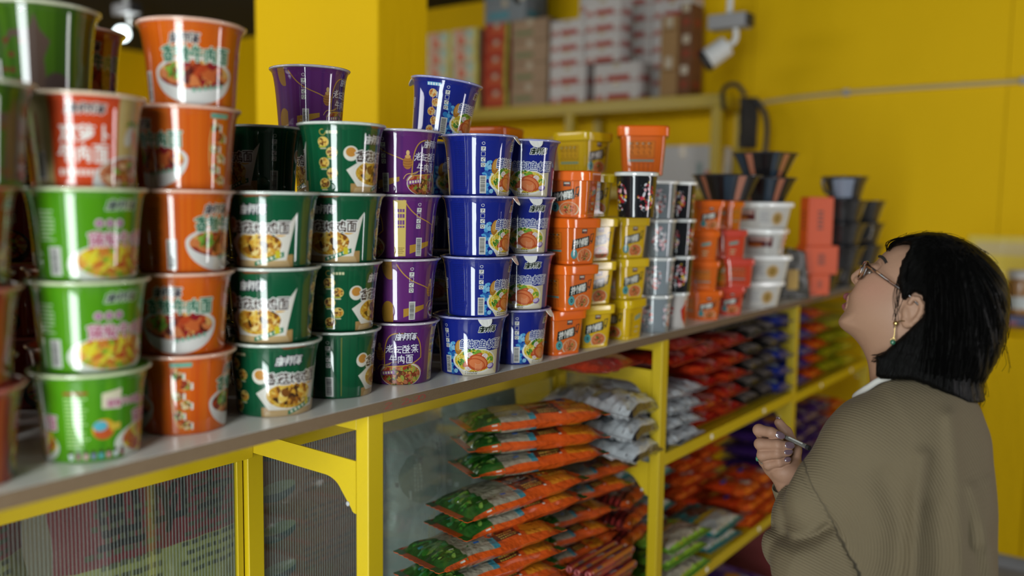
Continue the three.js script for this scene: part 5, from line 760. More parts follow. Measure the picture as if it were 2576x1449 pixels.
// ---------------------------------------------------------------- the person, seen in profile, looking up
const SN = (sdf, lo, hi, cell) => {                                     // surface nets: a field that is negative inside becomes a smooth mesh
  const n = [0, 1, 2].map((k) => Math.ceil((hi[k] - lo[k]) / cell) + 1), [nx, ny, nz] = n, F = new Float32Array(nx * ny * nz), id = (i, j, k) => (k * ny + j) * nx + i;
  for (let k = 0; k < nz; k++) for (let j = 0; j < ny; j++) for (let i = 0; i < nx; i++) F[id(i, j, k)] = sdf(lo[0] + i * cell, lo[1] + j * cell, lo[2] + k * cell);
  const map = new Int32Array(nx * ny * nz).fill(-1), pos = [], idx = [];
  const E = [[0, 1], [2, 3], [4, 5], [6, 7], [0, 2], [1, 3], [4, 6], [5, 7], [0, 4], [1, 5], [2, 6], [3, 7]];
  for (let k = 0; k + 1 < nz; k++) for (let j = 0; j + 1 < ny; j++) for (let i = 0; i + 1 < nx; i++) {
    const v = [], base = id(i, j, k); let m = 0;
    for (let c = 0; c < 8; c++) { const f = F[id(i + (c & 1), j + ((c >> 1) & 1), k + (c >> 2))]; v.push(f); if (f < 0) m++; }
    if (m === 0 || m === 8) continue;
    let x = 0, y = 0, z = 0, e = 0;
    for (const [a, b] of E) if ((v[a] < 0) !== (v[b] < 0)) { const t = v[a] / (v[a] - v[b]); x += (a & 1) + t * ((b & 1) - (a & 1)); y += ((a >> 1) & 1) + t * (((b >> 1) & 1) - ((a >> 1) & 1)); z += (a >> 2) + t * ((b >> 2) - (a >> 2)); e++; }
    map[base] = pos.length / 3; pos.push(lo[0] + (i + x / e) * cell, lo[1] + (j + y / e) * cell, lo[2] + (k + z / e) * cell);
  }
  const quad = (a, b, c, d, flip) => { if (a < 0 || b < 0 || c < 0 || d < 0) return; if (flip) idx.push(a, c, b, b, c, d); else idx.push(a, b, c, b, d, c); };
  for (let k = 1; k + 1 < nz; k++) for (let j = 1; j + 1 < ny; j++) for (let i = 1; i + 1 < nx; i++) {
    const f = F[id(i, j, k)] < 0;
    if (f !== F[id(i + 1, j, k)] < 0) quad(map[id(i, j - 1, k - 1)], map[id(i, j, k - 1)], map[id(i, j - 1, k)], map[id(i, j, k)], !f);
    if (f !== F[id(i, j + 1, k)] < 0) quad(map[id(i - 1, j, k - 1)], map[id(i, j, k - 1)], map[id(i - 1, j, k)], map[id(i, j, k)], f);
    if (f !== F[id(i, j, k + 1)] < 0) quad(map[id(i - 1, j - 1, k)], map[id(i, j - 1, k)], map[id(i - 1, j, k)], map[id(i, j, k)], !f);
  }
  const nor = new Float32Array(pos.length), h = cell * 0.6;
  for (let i = 0; i < pos.length; i += 3) { const [x, y, z] = [pos[i], pos[i + 1], pos[i + 2]], a = sdf(x + h, y, z) - sdf(x - h, y, z), b = sdf(x, y + h, z) - sdf(x, y - h, z), c = sdf(x, y, z + h) - sdf(x, y, z - h), l = Math.hypot(a, b, c) || 1; nor[i] = a / l; nor[i + 1] = b / l; nor[i + 2] = c / l; }
  const g = new THREE.BufferGeometry(); g.setAttribute('position', new THREE.Float32BufferAttribute(pos, 3)); g.setAttribute('normal', new THREE.BufferAttribute(nor, 3)); g.setIndex(idx);
  // make sure that faces look the way the normals do
  { const a = V(), b = V(), c = V(); let s = 0; for (let t = 0; t < idx.length; t += 300) { a.fromArray(pos, idx[t] * 3); b.fromArray(pos, idx[t + 1] * 3); c.fromArray(pos, idx[t + 2] * 3); b.sub(a).cross(c.sub(a)); s += Math.sign(b.x * nor[idx[t] * 3] + b.y * nor[idx[t] * 3 + 1] + b.z * nor[idx[t] * 3 + 2]); } if (s < 0) { for (let t = 0; t < idx.length; t += 3) { const q = idx[t + 1]; idx[t + 1] = idx[t + 2]; idx[t + 2] = q; } g.setIndex(idx); } }
  return g;
};
// local frame: a across, b up, c towards the aisle side that shows
const ZPER = 1.43, D0 = rayOf(2300, 950).normalize(), PC = atDepth(2300, 950, ZPER), EX = new THREE.Vector3().crossVectors(D0, UU).normalize(), EY = new THREE.Vector3().crossVectors(EX, D0), EZ = D0.clone().negate();
const loc = (px, py) => { const d = rayOf(px, py), t = PC.clone().sub(camera.position).dot(D0) / d.dot(D0), q = camera.position.clone().addScaledVector(d, t).sub(PC); return [q.dot(EX), q.dot(EY)]; };
const L3 = (px, py, c = 0) => { const p = loc(px, py), k = 1 - c / 1.62; return V(p[0] * k, p[1] * k, c); };      // a point that shows at that pixel, c nearer
const LOCAL = new THREE.Matrix4().makeBasis(EX, EY, EZ).setPosition(PC);
const smin = (a, b, k) => { const h = Math.max(0, k - Math.abs(a - b)) / k; return Math.min(a, b) - h * h * k / 4; };
const cone = (A, B, ra, rb) => { const d = B.clone().sub(A), l2 = d.lengthSq(); return (x, y, z) => { const t = Math.min(1, Math.max(0, ((x - A.x) * d.x + (y - A.y) * d.y + (z - A.z) * d.z) / l2)); return Math.hypot(x - A.x - d.x * t, y - A.y - d.y * t, z - A.z - d.z * t) - ra - (rb - ra) * t; }; };
const ball = (A, rx, ry = rx, rz = rx) => (x, y, z) => (Math.hypot((x - A.x) / rx, (y - A.y) / ry, (z - A.z) / rz) - 1) * Math.min(rx, ry, rz);
function polyDist(pts, closed = true) { const n = closed ? pts.length : pts.length - 1; return (x, y) => { let d = 1e9; for (let i = 0; i < n; i++) { const [ax, ay] = pts[i], [bx2, by2] = pts[(i + 1) % pts.length], ex = bx2 - ax, ey = by2 - ay, t = Math.min(1, Math.max(0, ((x - ax) * ex + (y - ay) * ey) / (ex * ex + ey * ey + 1e-12))); d = Math.min(d, Math.hypot(x - ax - ex * t, y - ay - ey * t)); } return d; }; }
function inside(pts, x, y) { let s = false; for (let i = 0, j = pts.length - 1; i < pts.length; j = i++) { const [xi, yi] = pts[i], [xj, yj] = pts[j]; if ((yi > y) !== (yj > y) && x < (xj - xi) * (y - yi) / (yj - yi) + xi) s = !s; } return s; }
function grid2(f, x0, y0, x1, y1, c) {                                   // sample a function of the plane once
  const nx = Math.ceil((x1 - x0) / c) + 2, ny = Math.ceil((y1 - y0) / c) + 2, G = new Float32Array(nx * ny); for (let j = 0; j < ny; j++) for (let i = 0; i < nx; i++) G[j * nx + i] = f(x0 + i * c, y0 + j * c);
  return (x, y) => { const u = Math.min(nx - 1.001, Math.max(0, (x - x0) / c)), v = Math.min(ny - 1.001, Math.max(0, (y - y0) / c)), i = Math.floor(u), j = Math.floor(v), p = u - i, q = v - j; return (G[j * nx + i] * (1 - p) + G[j * nx + i + 1] * p) * (1 - q) + (G[(j + 1) * nx + i] * (1 - p) + G[(j + 1) * nx + i + 1] * p) * q; };
}
const smoothPoly = (px, seg = 4) => { const c = new THREE.CatmullRomCurve3(px.map(([x, y]) => { const p = loc(x, y); return V(p[0], p[1], 0); }), true, 'centripetal'); return c.getPoints(px.length * seg).slice(0, -1).map((p) => [p.x, p.y]); };
const inflate = (d, c, W, L) => (Math.hypot(c / W, 1 - Math.min(1, d / L)) - 1) * Math.min(W, L);
const bounds = (pts, m) => { const X = pts.map((p) => p[0]), Y = pts.map((p) => p[1]); return [Math.min(...X) - m, Math.min(...Y) - m, Math.max(...X) + m, Math.max(...Y) + m]; };

// head and neck: profile read from the photograph
const headPts = smoothPoly([[2330, 622], [2268, 616], [2240, 626], [2224, 637], [2213, 648], [2203, 659], [2193, 666], [2184, 678], [2174, 694], [2163, 712], [2148, 728], [2137, 740], [2133, 755], [2130, 770], [2125, 784], [2114, 798], [2109, 810], [2113, 821], [2124, 832], [2144, 847], [2160, 865], [2173, 887], [2182, 911], [2187, 941], [2188, 970], [2180, 1020], [2420, 1020], [2425, 930], [2470, 830], [2490, 740], [2470, 670], [2410, 625]]);
const hb = bounds(headPts, 0.03), hd = polyDist(headPts), headD0 = grid2((x, y) => (inside(headPts, x, y) ? 1 : -1) * hd(x, y), ...hb, 0.0018);
// soften the ridges deep inside, so that cheek and jaw run smoothly
const headD = grid2((x, y) => { const d = headD0(x, y); if (d < 0.004) return d; const r = Math.min(0.022, (d - 0.004) * 1.3); let s = 0; for (let k = 0; k < 24; k++) { const t = k * 2.4, q = r * Math.sqrt((k + 0.5) / 24); s += headD0(x + Math.cos(t) * q, y + Math.sin(t) * q); } return s / 24; }, ...hb, 0.0018);
const yNeck = loc(2200, 880)[1], yJaw = loc(2120, 800)[1];
const nose = [cone(L3(2185, 673), L3(2166, 689), 0.0062, 0.0072), cone(L3(2166, 689), L3(2154, 697), 0.0072, 0.0082), ball(L3(2162, 706, 0.0105), 0.0082, 0.007, 0.0068), ball(L3(2162, 706, -0.0105), 0.0082, 0.007, 0.0068), cone(L3(2153, 705), L3(2160, 714), 0.0052, 0.0045)];
const lipU = [cone(L3(2131, 746), L3(2138, 752, 0.013), 0.0056, 0.005), cone(L3(2138, 752, 0.013), L3(2151, 757, 0.023), 0.005, 0.0025), cone(L3(2131, 746), L3(2138, 752, -0.013), 0.0056, 0.005), cone(L3(2138, 752, -0.013), L3(2151, 757, -0.023), 0.005, 0.0025)];
const lipL = [cone(L3(2128, 771), L3(2135, 770, 0.012), 0.0058, 0.005), cone(L3(2135, 770, 0.012), L3(2150, 762, 0.022), 0.005, 0.0025), cone(L3(2128, 771), L3(2135, 770, -0.012), 0.0058, 0.005), cone(L3(2135, 770, -0.012), L3(2150, 762, -0.022), 0.005, 0.0025)];
const mouthGap = cone(L3(2122, 758, -0.012), L3(2122, 758, 0.012), 0.0035, 0.0035), socket = ball(L3(2203, 683, 0.031), 0.016, 0.013, 0.012), lid = ball(L3(2203, 680, 0.028), 0.0125, 0.011, 0.0115), cheek = ball(L3(2200, 735, 0.035), 0.026, 0.03, 0.018), nostril = ball(L3(2154, 710, 0.006), 0.0042, 0.003, 0.003);
const earPts = [[2289, 762], [2297, 750], [2310, 752], [2319, 768], [2317, 786], [2306, 803], [2292, 816], [2279, 817], [2274, 805]], EC = 0.0705;
const earC = earPts.map(([x, y], i) => L3(x, y, EC + 0.006 - (i > 6 ? 0.004 : 0))), ears = []; for (let i = 0; i + 1 < earC.length; i++) ears.push(cone(earC[i], earC[i + 1], 0.0038, 0.0038));
const earIn = ball(L3(2299, 785, EC), 0.0155, 0.022, 0.0055), tragus = ball(L3(2279, 788, EC + 0.002), 0.005, 0.008, 0.005), lobe = ball(L3(2283, 812, EC + 0.003), 0.0075, 0.0075, 0.0045);
function headSDF(x, y, z) {
  const d = headD(x, y), t = Math.min(1, Math.max(0, (y - yNeck + 0.07) / 0.14)), ts = t * t * (3 - 2 * t), W = 0.056 + 0.013 * ts, L = 0.058 + 0.016 * ts;
  let f = inflate(d, z, W, L);
  f = smin(f, cheek(x, y, Math.abs(z)), 0.02);
  f = -smin(-f, socket(x, y, Math.abs(z)), 0.008); f = smin(f, lid(x, y, Math.abs(z)), 0.004);
  for (const n of nose) f = smin(f, n(x, y, z), 0.007);
  for (const n of lipU) f = smin(f, n(x, y, z), 0.004); for (const n of lipL) f = smin(f, n(x, y, z), 0.004);
  f = Math.max(f, -mouthGap(x, y, z)); f = -smin(-f, nostril(x, y, Math.abs(z)), 0.002);
  if (z > 0.045) { let e = smin(earIn(x, y, z), tragus(x, y, z), 0.004); for (const n of ears) e = smin(e, n(x, y, z), 0.0025); e = smin(e, lobe(x, y, z), 0.004); f = smin(f, e, 0.004); }
  return f;
}
const nearC = (sdf, px, py, from = 0.16) => { for (let c = from; c > -0.1; c -= 0.0012) { const p = L3(px, py, c); if (sdf(p.x, p.y, p.z) < 0) return c; } return 0; };

// hand holding the pen
const HC_ = -0.055, H3 = (px, py, c) => L3(px, py, HC_ + c), FIN = [
  [[1926, 1112, -0.016, 0.0105], [1909, 1082, 0.010, 0.0102], [1940, 1088, 0.020, 0.0088], [1964, 1097, 0.017, 0.0070]],
  [[1922, 1136, -0.014, 0.0105], [1912, 1117, 0.017, 0.0100], [1956, 1119, 0.026, 0.0088], [1987, 1122, 0.018, 0.0070]],
  [[1925, 1160, -0.012, 0.0100], [1918, 1145, 0.015, 0.0096], [1955, 1141, 0.024, 0.0084], [1983, 1138, 0.016, 0.0068]],
  [[1940, 1182, -0.010, 0.0092], [1933, 1169, 0.010, 0.0088], [1960, 1163, 0.017, 0.0076], [1981, 1158, 0.011, 0.0062]],
  [[1994, 1172, -0.022, 0.0140], [1999, 1132, -0.030, 0.0118], [1978, 1088, -0.024, 0.0100], [1959, 1064, -0.018, 0.0080]],
];
const wrist = H3(1990, 1212, -0.018), fing = FIN.map((f) => f.map(([x, y, c]) => H3(x, y, c))), handP = [];
FIN.forEach((f, i) => { const ch = []; for (let k = 0; k < 3; k++) ch.push(cone(fing[i][k], fing[i][k + 1], f[k][3], f[k + 1][3])); handP.push(ch); });
const meta = FIN.map((f, i) => cone(fing[i][0], wrist, f[0][3] + 0.001, 0.016)), heel = ball(H3(1972, 1187, 0.0), 0.024, 0.017, 0.019), palmB = cone(H3(1935, 1150, -0.012), H3(1985, 1180, -0.016), 0.016, 0.02), fore = cone(wrist, H3(1998, 1300, -0.045), 0.0225, 0.029);
function handSDF(x, y, z) {
  let f = smin(heel(x, y, z), palmB(x, y, z), 0.012); for (const m of meta) f = smin(f, m(x, y, z), 0.01); f = smin(f, fore(x, y, z), 0.02);
  for (const ch of handP) { let g = 1; for (const s of ch) g = smin(g, s(x, y, z), 0.004); f = smin(f, g, 0.0035); }
  return f;
}
const boxOf = (list, m) => { const b = new THREE.Box3().setFromPoints(list); b.expandByScalar(m); return [b.min.toArray(), b.max.toArray()]; };
// clothes: outline of the sweater, and the near sleeve
const bodyPts = smoothPoly([[2222, 944], [2190, 972], [2153, 996], [2128, 1010], [2106, 1029], [2088, 1048], [2074, 1067], [2065, 1087], [2058, 1106], [2048, 1130], [2036, 1152], [2024, 1170], [2030, 1230], [2050, 1330], [2060, 1450], [2080, 1600], [2100, 1720], [2300, 1735], [2480, 1720], [2500, 1600], [2508, 1470], [2510, 1352], [2511, 1287], [2506, 1223], [2499, 1158], [2494, 1103], [2480, 1061], [2462, 1018], [2430, 975], [2360, 942], [2285, 934]], 3);
const bb = bounds(bodyPts, 0.05), bd = polyDist(bodyPts), bodyD = grid2((x, y) => (inside(bodyPts, x, y) ? 1 : -1) * bd(x, y), ...bb, 0.004);
const slvA = cone(L3(2205, 1115, 0.06), L3(2066, 1262, 0.045), 0.064, 0.048), slvA2 = cone(L3(2066, 1262, 0.045), L3(2006, 1288, 0.0), 0.048, 0.031), slvC = cone(L3(2006, 1285, -0.01), L3(2000, 1240, -0.06), 0.031, 0.026), slvB = cone(L3(1985, 1375, 0.0), L3(2080, 1440, 0.05), 0.04, 0.08), slvB2 = cone(L3(2080, 1440, 0.05), L3(2150, 1380, 0.05), 0.08, 0.07), slvB3 = cone(L3(1984, 1372, 0.0), L3(1992, 1300, -0.04), 0.038, 0.034);
const folds = [[[[2318, 1130], [2306, 1240], [2296, 1380], [2288, 1500]], 0.011, 0.011], [[[2385, 1040], [2398, 1180], [2405, 1300], [2416, 1480]], 0.01, 0.011], [[[2436, 1210], [2462, 1310], [2492, 1450]], 0.009, 0.01], [[[2478, 1200], [2476, 1270], [2466, 1340]], 0.006, 0.01], [[[2235, 1180], [2270, 1300], [2250, 1450]], -0.012, 0.02], [[[2352, 1250], [2352, 1450]], -0.008, 0.014]].map(([p, a, w]) => { const q = p.map(([x, y]) => loc(x, y)), f = polyDist(q, false); return [grid2((x, y) => a * Math.exp(-((f(x, y) / w) ** 2)), ...bb, 0.004)]; });
const creases = [[[[1930, 1320], [1968, 1338], [2010, 1342], [2060, 1330], [2100, 1302]], 0.012], [[[2030, 1180], [2070, 1230], [2130, 1320], [2170, 1400], [2195, 1470]], 0.0035]].map(([p, a]) => { const f = polyDist(p.map(([x, y]) => loc(x, y)), false); const B = bounds([loc(1900, 1000), loc(2520, 1740)], 0.02); return grid2((x, y) => a * Math.exp(-((f(x, y) / (a > 0.01 ? 0.008 : 0.0035)) ** 2)), ...B, 0.003); });
function torsoSDF(x, y, z) { let f = inflate(bodyD(x, y), z, 0.135, 0.13); if (z > 0) for (const [g] of folds) f -= g(x, y) * Math.min(1, z / 0.05); return f; }
function sweaterSDF(x, y, z) {
  let a = smin(slvA(x, y, z), slvA2(x, y, z), 0.03); a = smin(a, slvC(x, y, z), 0.02); let b = smin(slvB(x, y, z), slvB2(x, y, z), 0.03); b = smin(b, slvB3(x, y, z), 0.02);
  const arm = smin(a, b, 0.02); let f = smin(torsoSDF(x, y, z), arm, 0.035);
  if (z > -0.03) for (const c of creases) f += c(x, y);
  return f;
}

const person = thing('person', 'person with black bobbed hair and ribbed olive brown sweater looking up, holding a pen', 'person');
const toWorld = (g) => g.applyMatrix4(LOCAL);
const skin = new THREE.MeshPhysicalMaterial({ color: 0xffffff, vertexColors: true, roughness: 0.5, specularIntensity: 0.5, bumpMap: rep(NOISE, 40, 40), bumpScale: 0.0003 });
function paint(g, f) { const p = g.attributes.position, c = new Float32Array(p.count * 3), q = new THREE.Color(); for (let i = 0; i < p.count; i++) { f(p.getX(i), p.getY(i), p.getZ(i), q); c[i * 3] = q.r; c[i * 3 + 1] = q.g; c[i * 3 + 2] = q.b; } g.setAttribute('color', new THREE.BufferAttribute(c, 3)); const uv = new Float32Array(p.count * 2); for (let i = 0; i < p.count; i++) { uv[i * 2] = p.getX(i) + p.getZ(i) * 0.7; uv[i * 2 + 1] = p.getY(i) + p.getZ(i) * 0.3; } g.setAttribute('uv', new THREE.BufferAttribute(uv, 2)); return g; }
{
  const lo = [hb[0], loc(2300, 1010)[1], -0.085], hi = [hb[2], hb[3], 0.085];
  const gh = paint(SN(headSDF, lo, hi, 0.0022), (x, y, z, q) => {
    q.setRGB(0.39, 0.222, 0.145);
    let l = 1; for (const n of [...lipU, ...lipL]) l = Math.min(l, n(x, y, z)); if (l < 0.0012) q.setRGB(0.24, 0.075, 0.08);
    const m = Math.exp(-(((x - loc(2200, 735)[0]) / 0.03) ** 2 + ((y - loc(2200, 735)[1]) / 0.025) ** 2)); if (l >= 0.0012) q.lerp(new THREE.Color().setRGB(0.4, 0.175, 0.12), 0.45 * m);
  });
  const [l2, h2] = boxOf([...fing.flat(), wrist, H3(1998, 1300, -0.045)], 0.032);
  const gHand = paint(SN(handSDF, l2, h2, 0.0017), (x, y, z, q) => q.setRGB(0.35, 0.195, 0.13));
  const core = paint(SN((x, y, z) => inflate(bodyD(x, y), z, 0.135, 0.13) + 0.028, [bb[0], bb[1], -0.15], [bb[2], loc(2300, 1000)[1], 0.15], 0.016), (x, y, z, q) => q.setRGB(0.5, 0.29, 0.195));
  obj('body', toWorld(mergeGeometries([gh, gHand, core])), skin, person);
}
// ribbed knit: the ribs follow the garment from hem to shoulder
const knitBump = canvasTex(64, 64, (g) => { for (let x = 0; x < 64; x++) { const v = Math.round(255 * Math.pow(0.5 + 0.5 * Math.cos(x / 64 * 2 * Math.PI), 0.6)); g.fillStyle = `rgb(${v},${v},${v})`; g.fillRect(x, 0, 1, 64); } for (let y = 0; y < 64; y += 8) { g.fillStyle = 'rgba(0,0,0,.16)'; g.fillRect(0, y, 64, 3); } }, false);
const knit = new THREE.MeshPhysicalMaterial({ color: new THREE.Color().setRGB(0.20, 0.158, 0.098), roughness: 0.92, sheen: 0.2, sheenRoughness: 0.6, sheenColor: new THREE.Color().setRGB(0.5, 0.5, 0.48), specularIntensity: 0.2, bumpMap: knitBump, bumpScale: 0.0011 });
{
  const lo = [loc(1905, 1300)[0] - 0.03, loc(2300, 1745)[1], -0.16], hi = [loc(2530, 1200)[0] + 0.03, loc(2300, 940)[1] + 0.01, 0.19];
  // hollow at the cuff, so that the wrist stands in an open sleeve
  const cuffA = H3(1996, 1245, -0.03), cuffB = H3(1972, 1160, 0.0), cut = cone(cuffA, cuffB, 0.027, 0.034);
  const g = SN((x, y, z) => Math.max(sweaterSDF(x, y, z), -cut(x, y, z)), lo, hi, 0.0055), p = g.attributes.position, uv = new Float32Array(p.count * 2);
  const N = g.attributes.normal;
  const Q = loc(2040, 1330), S0 = loc(2042, 1172), S1 = loc(2195, 1445);
  for (let i = 0; i < p.count; i++) {                                    // body ribs fan round the shoulder, sleeve ribs run across it; the seam parts them
    const x = p.getX(i), y = p.getY(i), z = p.getZ(i), sl = (S1[0] - S0[0]) * (y - S0[1]) - (S1[1] - S0[1]) * (x - S0[0]) < 0;
    uv[i * 2] = (sl ? 0.36 * (x - Q[0]) + 0.93 * (y - Q[1]) - 0.25 * z : Math.hypot(x - Q[0], y - Q[1]) - 0.2 * z) / 0.0044; uv[i * 2 + 1] = (sl ? -0.93 * x + 0.36 * y : Math.atan2(y - Q[1], x - Q[0]) * 0.15) / 0.0044 / 8;
  }
  g.setAttribute('uv', new THREE.BufferAttribute(uv, 2));
  obj('sweater', toWorld(g), knit, person);
  const cuffAxis = new THREE.Quaternion().setFromUnitVectors(V(0, 1, 0), cuffB.clone().sub(cuffA).normalize()), cuffM = new THREE.Matrix4().compose(H3(1990, 1250, -0.032), cuffAxis, V(1, 1, 1));
  obj('cuff', toWorld(lathe([[0.0265, -0.03], [0.0275, 0.0], [0.0285, 0.022], [0.0275, 0.025], [0.026, 0.022], [0.025, 0.0], [0.0245, -0.03]], 40).applyMatrix4(cuffM)), knit, person);
  obj('shirt_collar', toWorld(tube([L3(2153, 998, -0.02), L3(2152, 997, 0.012), L3(2163, 988, 0.03), L3(2185, 974, 0.047), L3(2212, 957, 0.058), L3(2240, 948, 0.062)], 0.0052, 30, 8)), new THREE.MeshStandardMaterial({ color: new THREE.Color().setRGB(0.6, 0.58, 0.55), roughness: 0.8 }), person);
}
// hair
const hairOut = [[2231, 630], [2236, 620], [2245, 612], [2268, 597], [2308, 588], [2348, 585], [2398, 594], [2454, 621], [2490, 648], [2520, 682], [2537, 719], [2542, 759], [2538, 818], [2527, 865], [2513, 904], [2492, 941], [2476, 975], [2481, 1008]], hairIn = [[2481, 1008], [2460, 1014], [2440, 1016], [2398, 1003], [2348, 980], [2300, 961], [2235, 957], [2209, 950], [2203, 931], [2207, 911], [2202, 899], [2225, 889], [2249, 866], [2278, 842], [2304, 815], [2322, 797], [2321, 768], [2312, 751], [2296, 750], [2284, 762], [2274, 768], [2262, 740], [2259, 705], [2267, 669], [2283, 640], [2287, 618], [2262, 622], [2245, 627]];
{
  const sm = (list) => new THREE.CatmullRomCurve3(list.map(([x, y]) => { const p = loc(x, y); return V(p[0], p[1], 0); }), false, 'centripetal').getPoints(list.length * 3).map((p) => [p.x, p.y]);
  const O = sm(hairOut), I = sm(hairIn), all = [...O, ...I.slice(1, -1)], B = bounds(all, 0.02), dO = polyDist(O, false), dI = polyDist(I, false);
  const gO = grid2((x, y) => (inside(all, x, y) ? 1 : -1) * dO(x, y), ...B, 0.002), gI = grid2((x, y) => (inside(all, x, y) ? 1 : -1) * dI(x, y), ...B, 0.002);
  const flow = loc(2400, 640);
  var hairSDF = (x, y, z) => {
    const o = gO(x, y), i = gI(x, y), d = Math.min(o, i), th = Math.atan2(y - flow[1] - 0.03, x - flow[0]);
    const w = 0.0022 * Math.sin(th * 46 + z * 60) + 0.0016 * Math.sin(th * 97 - z * 90);
    const ei = Math.sqrt(Math.max(0, 1 - (1 - Math.min(1, Math.max(0, i / 0.011))) ** 2)), W = 0.087 * (0.82 + 0.18 * ei);
    const f = inflate(o, z, W, 0.085); return d < 0 ? Math.max(f, -d) : Math.max(f, -i + 0.0) - w * Math.min(1, Math.max(0, d / 0.02)) * 0.6;
  };
  const mHair = new THREE.MeshPhysicalMaterial({ color: new THREE.Color().setRGB(0.0035, 0.0032, 0.003), roughness: 0.38, specularIntensity: 0.14, bumpMap: rep(NOISE, 60, 6), bumpScale: 0.002 });
  const g = SN(hairSDF, [B[0], B[1], -0.1], [B[2], B[3], 0.1], 0.003), p = g.attributes.position, uv = new Float32Array(p.count * 2);
  for (let i = 0; i < p.count; i++) { const x = p.getX(i), y = p.getY(i); uv[i * 2] = Math.atan2(y - flow[1] - 0.03, x - flow[0]) / 2; uv[i * 2 + 1] = Math.hypot(x - flow[0], y - flow[1] - 0.03) * 2; }
  g.setAttribute('uv', new THREE.BufferAttribute(uv, 2)); const hair = obj('hair', toWorld(g), mHair, person);
  // single strands over the surface and flying away at the hem
  const list = [], strand = (pts, r) => list.push(tube(pts, r, 12, 4));
  for (let k = 0; k < 240; k++) {
    const t = rnd(), s = [2262 + t * 190, 606 + t * t * 30 + rnd() * 30], e = [2230 + t * 260 + rr(-20, 20), 948 + t * 50 + rr(-10, 6)], m = [s[0] + (t - 0.35) * 260 + rr(-15, 15), 760 + rr(-60, 60)], pts = [];
    for (let i = 0; i <= 6; i++) { const u = 0.04 + i / 6 * 0.9, x = s[0] * (1 - u) ** 2 + 2 * m[0] * u * (1 - u) + e[0] * u * u, y = s[1] * (1 - u) ** 2 + 2 * m[1] * u * (1 - u) + e[1] * u * u, q = loc(x, y); if (Math.min(gO(...q), gI(...q)) < 0.004) { if (pts.length > 2) break; pts.length = 0; continue; } pts.push(L3(x, y, nearC(hairSDF, x, y, 0.1) + 0.0006)); }
    if (pts.length > 3) strand(pts, rr(0.0004, 0.0008));
  }
  for (let k = 0; k < 18; k++) { const h = [2480 + rr(-40, 30), 985 + rr(-60, 10)], r = rnd() < 0.6; const x = r ? 2478 + rr(-30, 4) : 2525 + rr(-10, 10), y = r ? 985 + rr(-10, 20) : 860 + rr(-60, 60), c = rr(-0.03, 0.03); strand([L3(x, y - 40, c), L3(x + rr(0, 6), y - 15, c), L3(x + rr(0, 10), y + rr(5, 14), c), L3(x + rr(-8, 14), y + rr(18, 34), c)], rr(0.0002, 0.00032)); }
  for (let k = 0; k < 14; k++) { const x = 2262 + rr(-6, 14), c = 0.066 + rr(-0.002, 0.006); strand([L3(2275 + rr(-4, 12), 660, c), L3(x, 705 + rr(-10, 10), c + 0.004), L3(x - 6 + rr(-8, 12), 745 + rr(-15, 15), c + 0.005), L3(2252 + rr(-10, 18), 785 + rr(-15, 40), c + 0.004)], rr(0.0002, 0.00032)); }
  for (let k = 0; k < 26; k++) { const c = rr(0.045, 0.07), y = 893 + rr(-10, 12); strand([L3(2260, y - 20, c), L3(2230, y - 4, c + 0.003), L3(2208 + rr(-4, 6), y + 5, c), L3(2197 + rr(-8, 8), y + rr(4, 12), c - 0.004)], rr(0.0002, 0.0004)); }
  for (let k = 0; k < 34; k++) { const u = rnd(), j = Math.floor(2 + u * 12), [x, y] = hairOut[j], [x2, y2] = hairOut[j + 1]; strand([L3(x, y + 6, 0), L3((x + x2) / 2, (y + y2) / 2 - rr(1, 6), rr(-0.02, 0.02)), L3(x2 + rr(-3, 6), y2 - rr(-2, 7), rr(-0.02, 0.02)), L3(x2 + (x2 - x) * 0.6, y2 + (y2 - y) * 0.6 + rr(-4, 4), 0)], 0.00025); }
  for (let k = 0; k < 26; k++) { const c = rr(-0.05, 0.05), x = 2262 + rr(-20, 10); strand([L3(2300, 592, c), L3(x, 602, c), L3(x - 18, 614 + rr(-3, 3), c), L3(2232 + rr(-3, 8), 630 + rr(-4, 4), c)], rr(0.0003, 0.0007)); }
  const st = obj('strands', toWorld(merge(list)), mHair, hair); st.userData.kind = 'stuff';
}
// eyebrow, nails, ring, ear ring
const mBrow = new THREE.MeshStandardMaterial({ color: new THREE.Color().setRGB(0.02, 0.016, 0.014), roughness: 0.8 });
{ const pts = [[2212, 645], [2219, 647], [2226, 654], [2231, 664]].map(([x, y]) => L3(x, y, nearC(headSDF, x + 1, y + 1, 0.08))); obj('eyebrow', toWorld(tube(pts, 0.0026, 16, 6)), mBrow, person); }
{ const p = L3(2188, 686, 0.036), e = obj('eye', toWorld(new THREE.SphereGeometry(0.0075, 16, 12).translate(p.x, p.y, p.z - 0.004)), new THREE.MeshPhysicalMaterial({ color: new THREE.Color().setRGB(0.16, 0.11, 0.08), roughness: 0.15, clearcoat: 1 }), person); }
const mNail = new THREE.MeshPhysicalMaterial({ color: new THREE.Color().setRGB(0.13, 0.08, 0.10), roughness: 0.18, clearcoat: 1, clearcoatRoughness: 0.05 });
[[0, 0.62, 0.0098, 0.0062], [1, 0.66, 0.0095, 0.006], [2, 0.68, 0.0085, 0.0055], [3, 0.7, 0.0065, 0.0045]].forEach(([i, t, l, w]) => {
  const a = fing[i][2], b = fing[i][3], d = b.clone().sub(a).normalize(), p = a.clone().lerp(b, t + 0.22), n = V(0, 0.25, 1).addScaledVector(d, -d.dot(V(0, 0.25, 1))).normalize(), s = new THREE.Vector3().crossVectors(n, d);
  obj('fingernail', toWorld(new THREE.SphereGeometry(1, 18, 10).scale(l, w, 0.0022).applyMatrix4(new THREE.Matrix4().makeBasis(d, s, n).setPosition(p.addScaledVector(n, 0.0066)))), mNail, person);
});
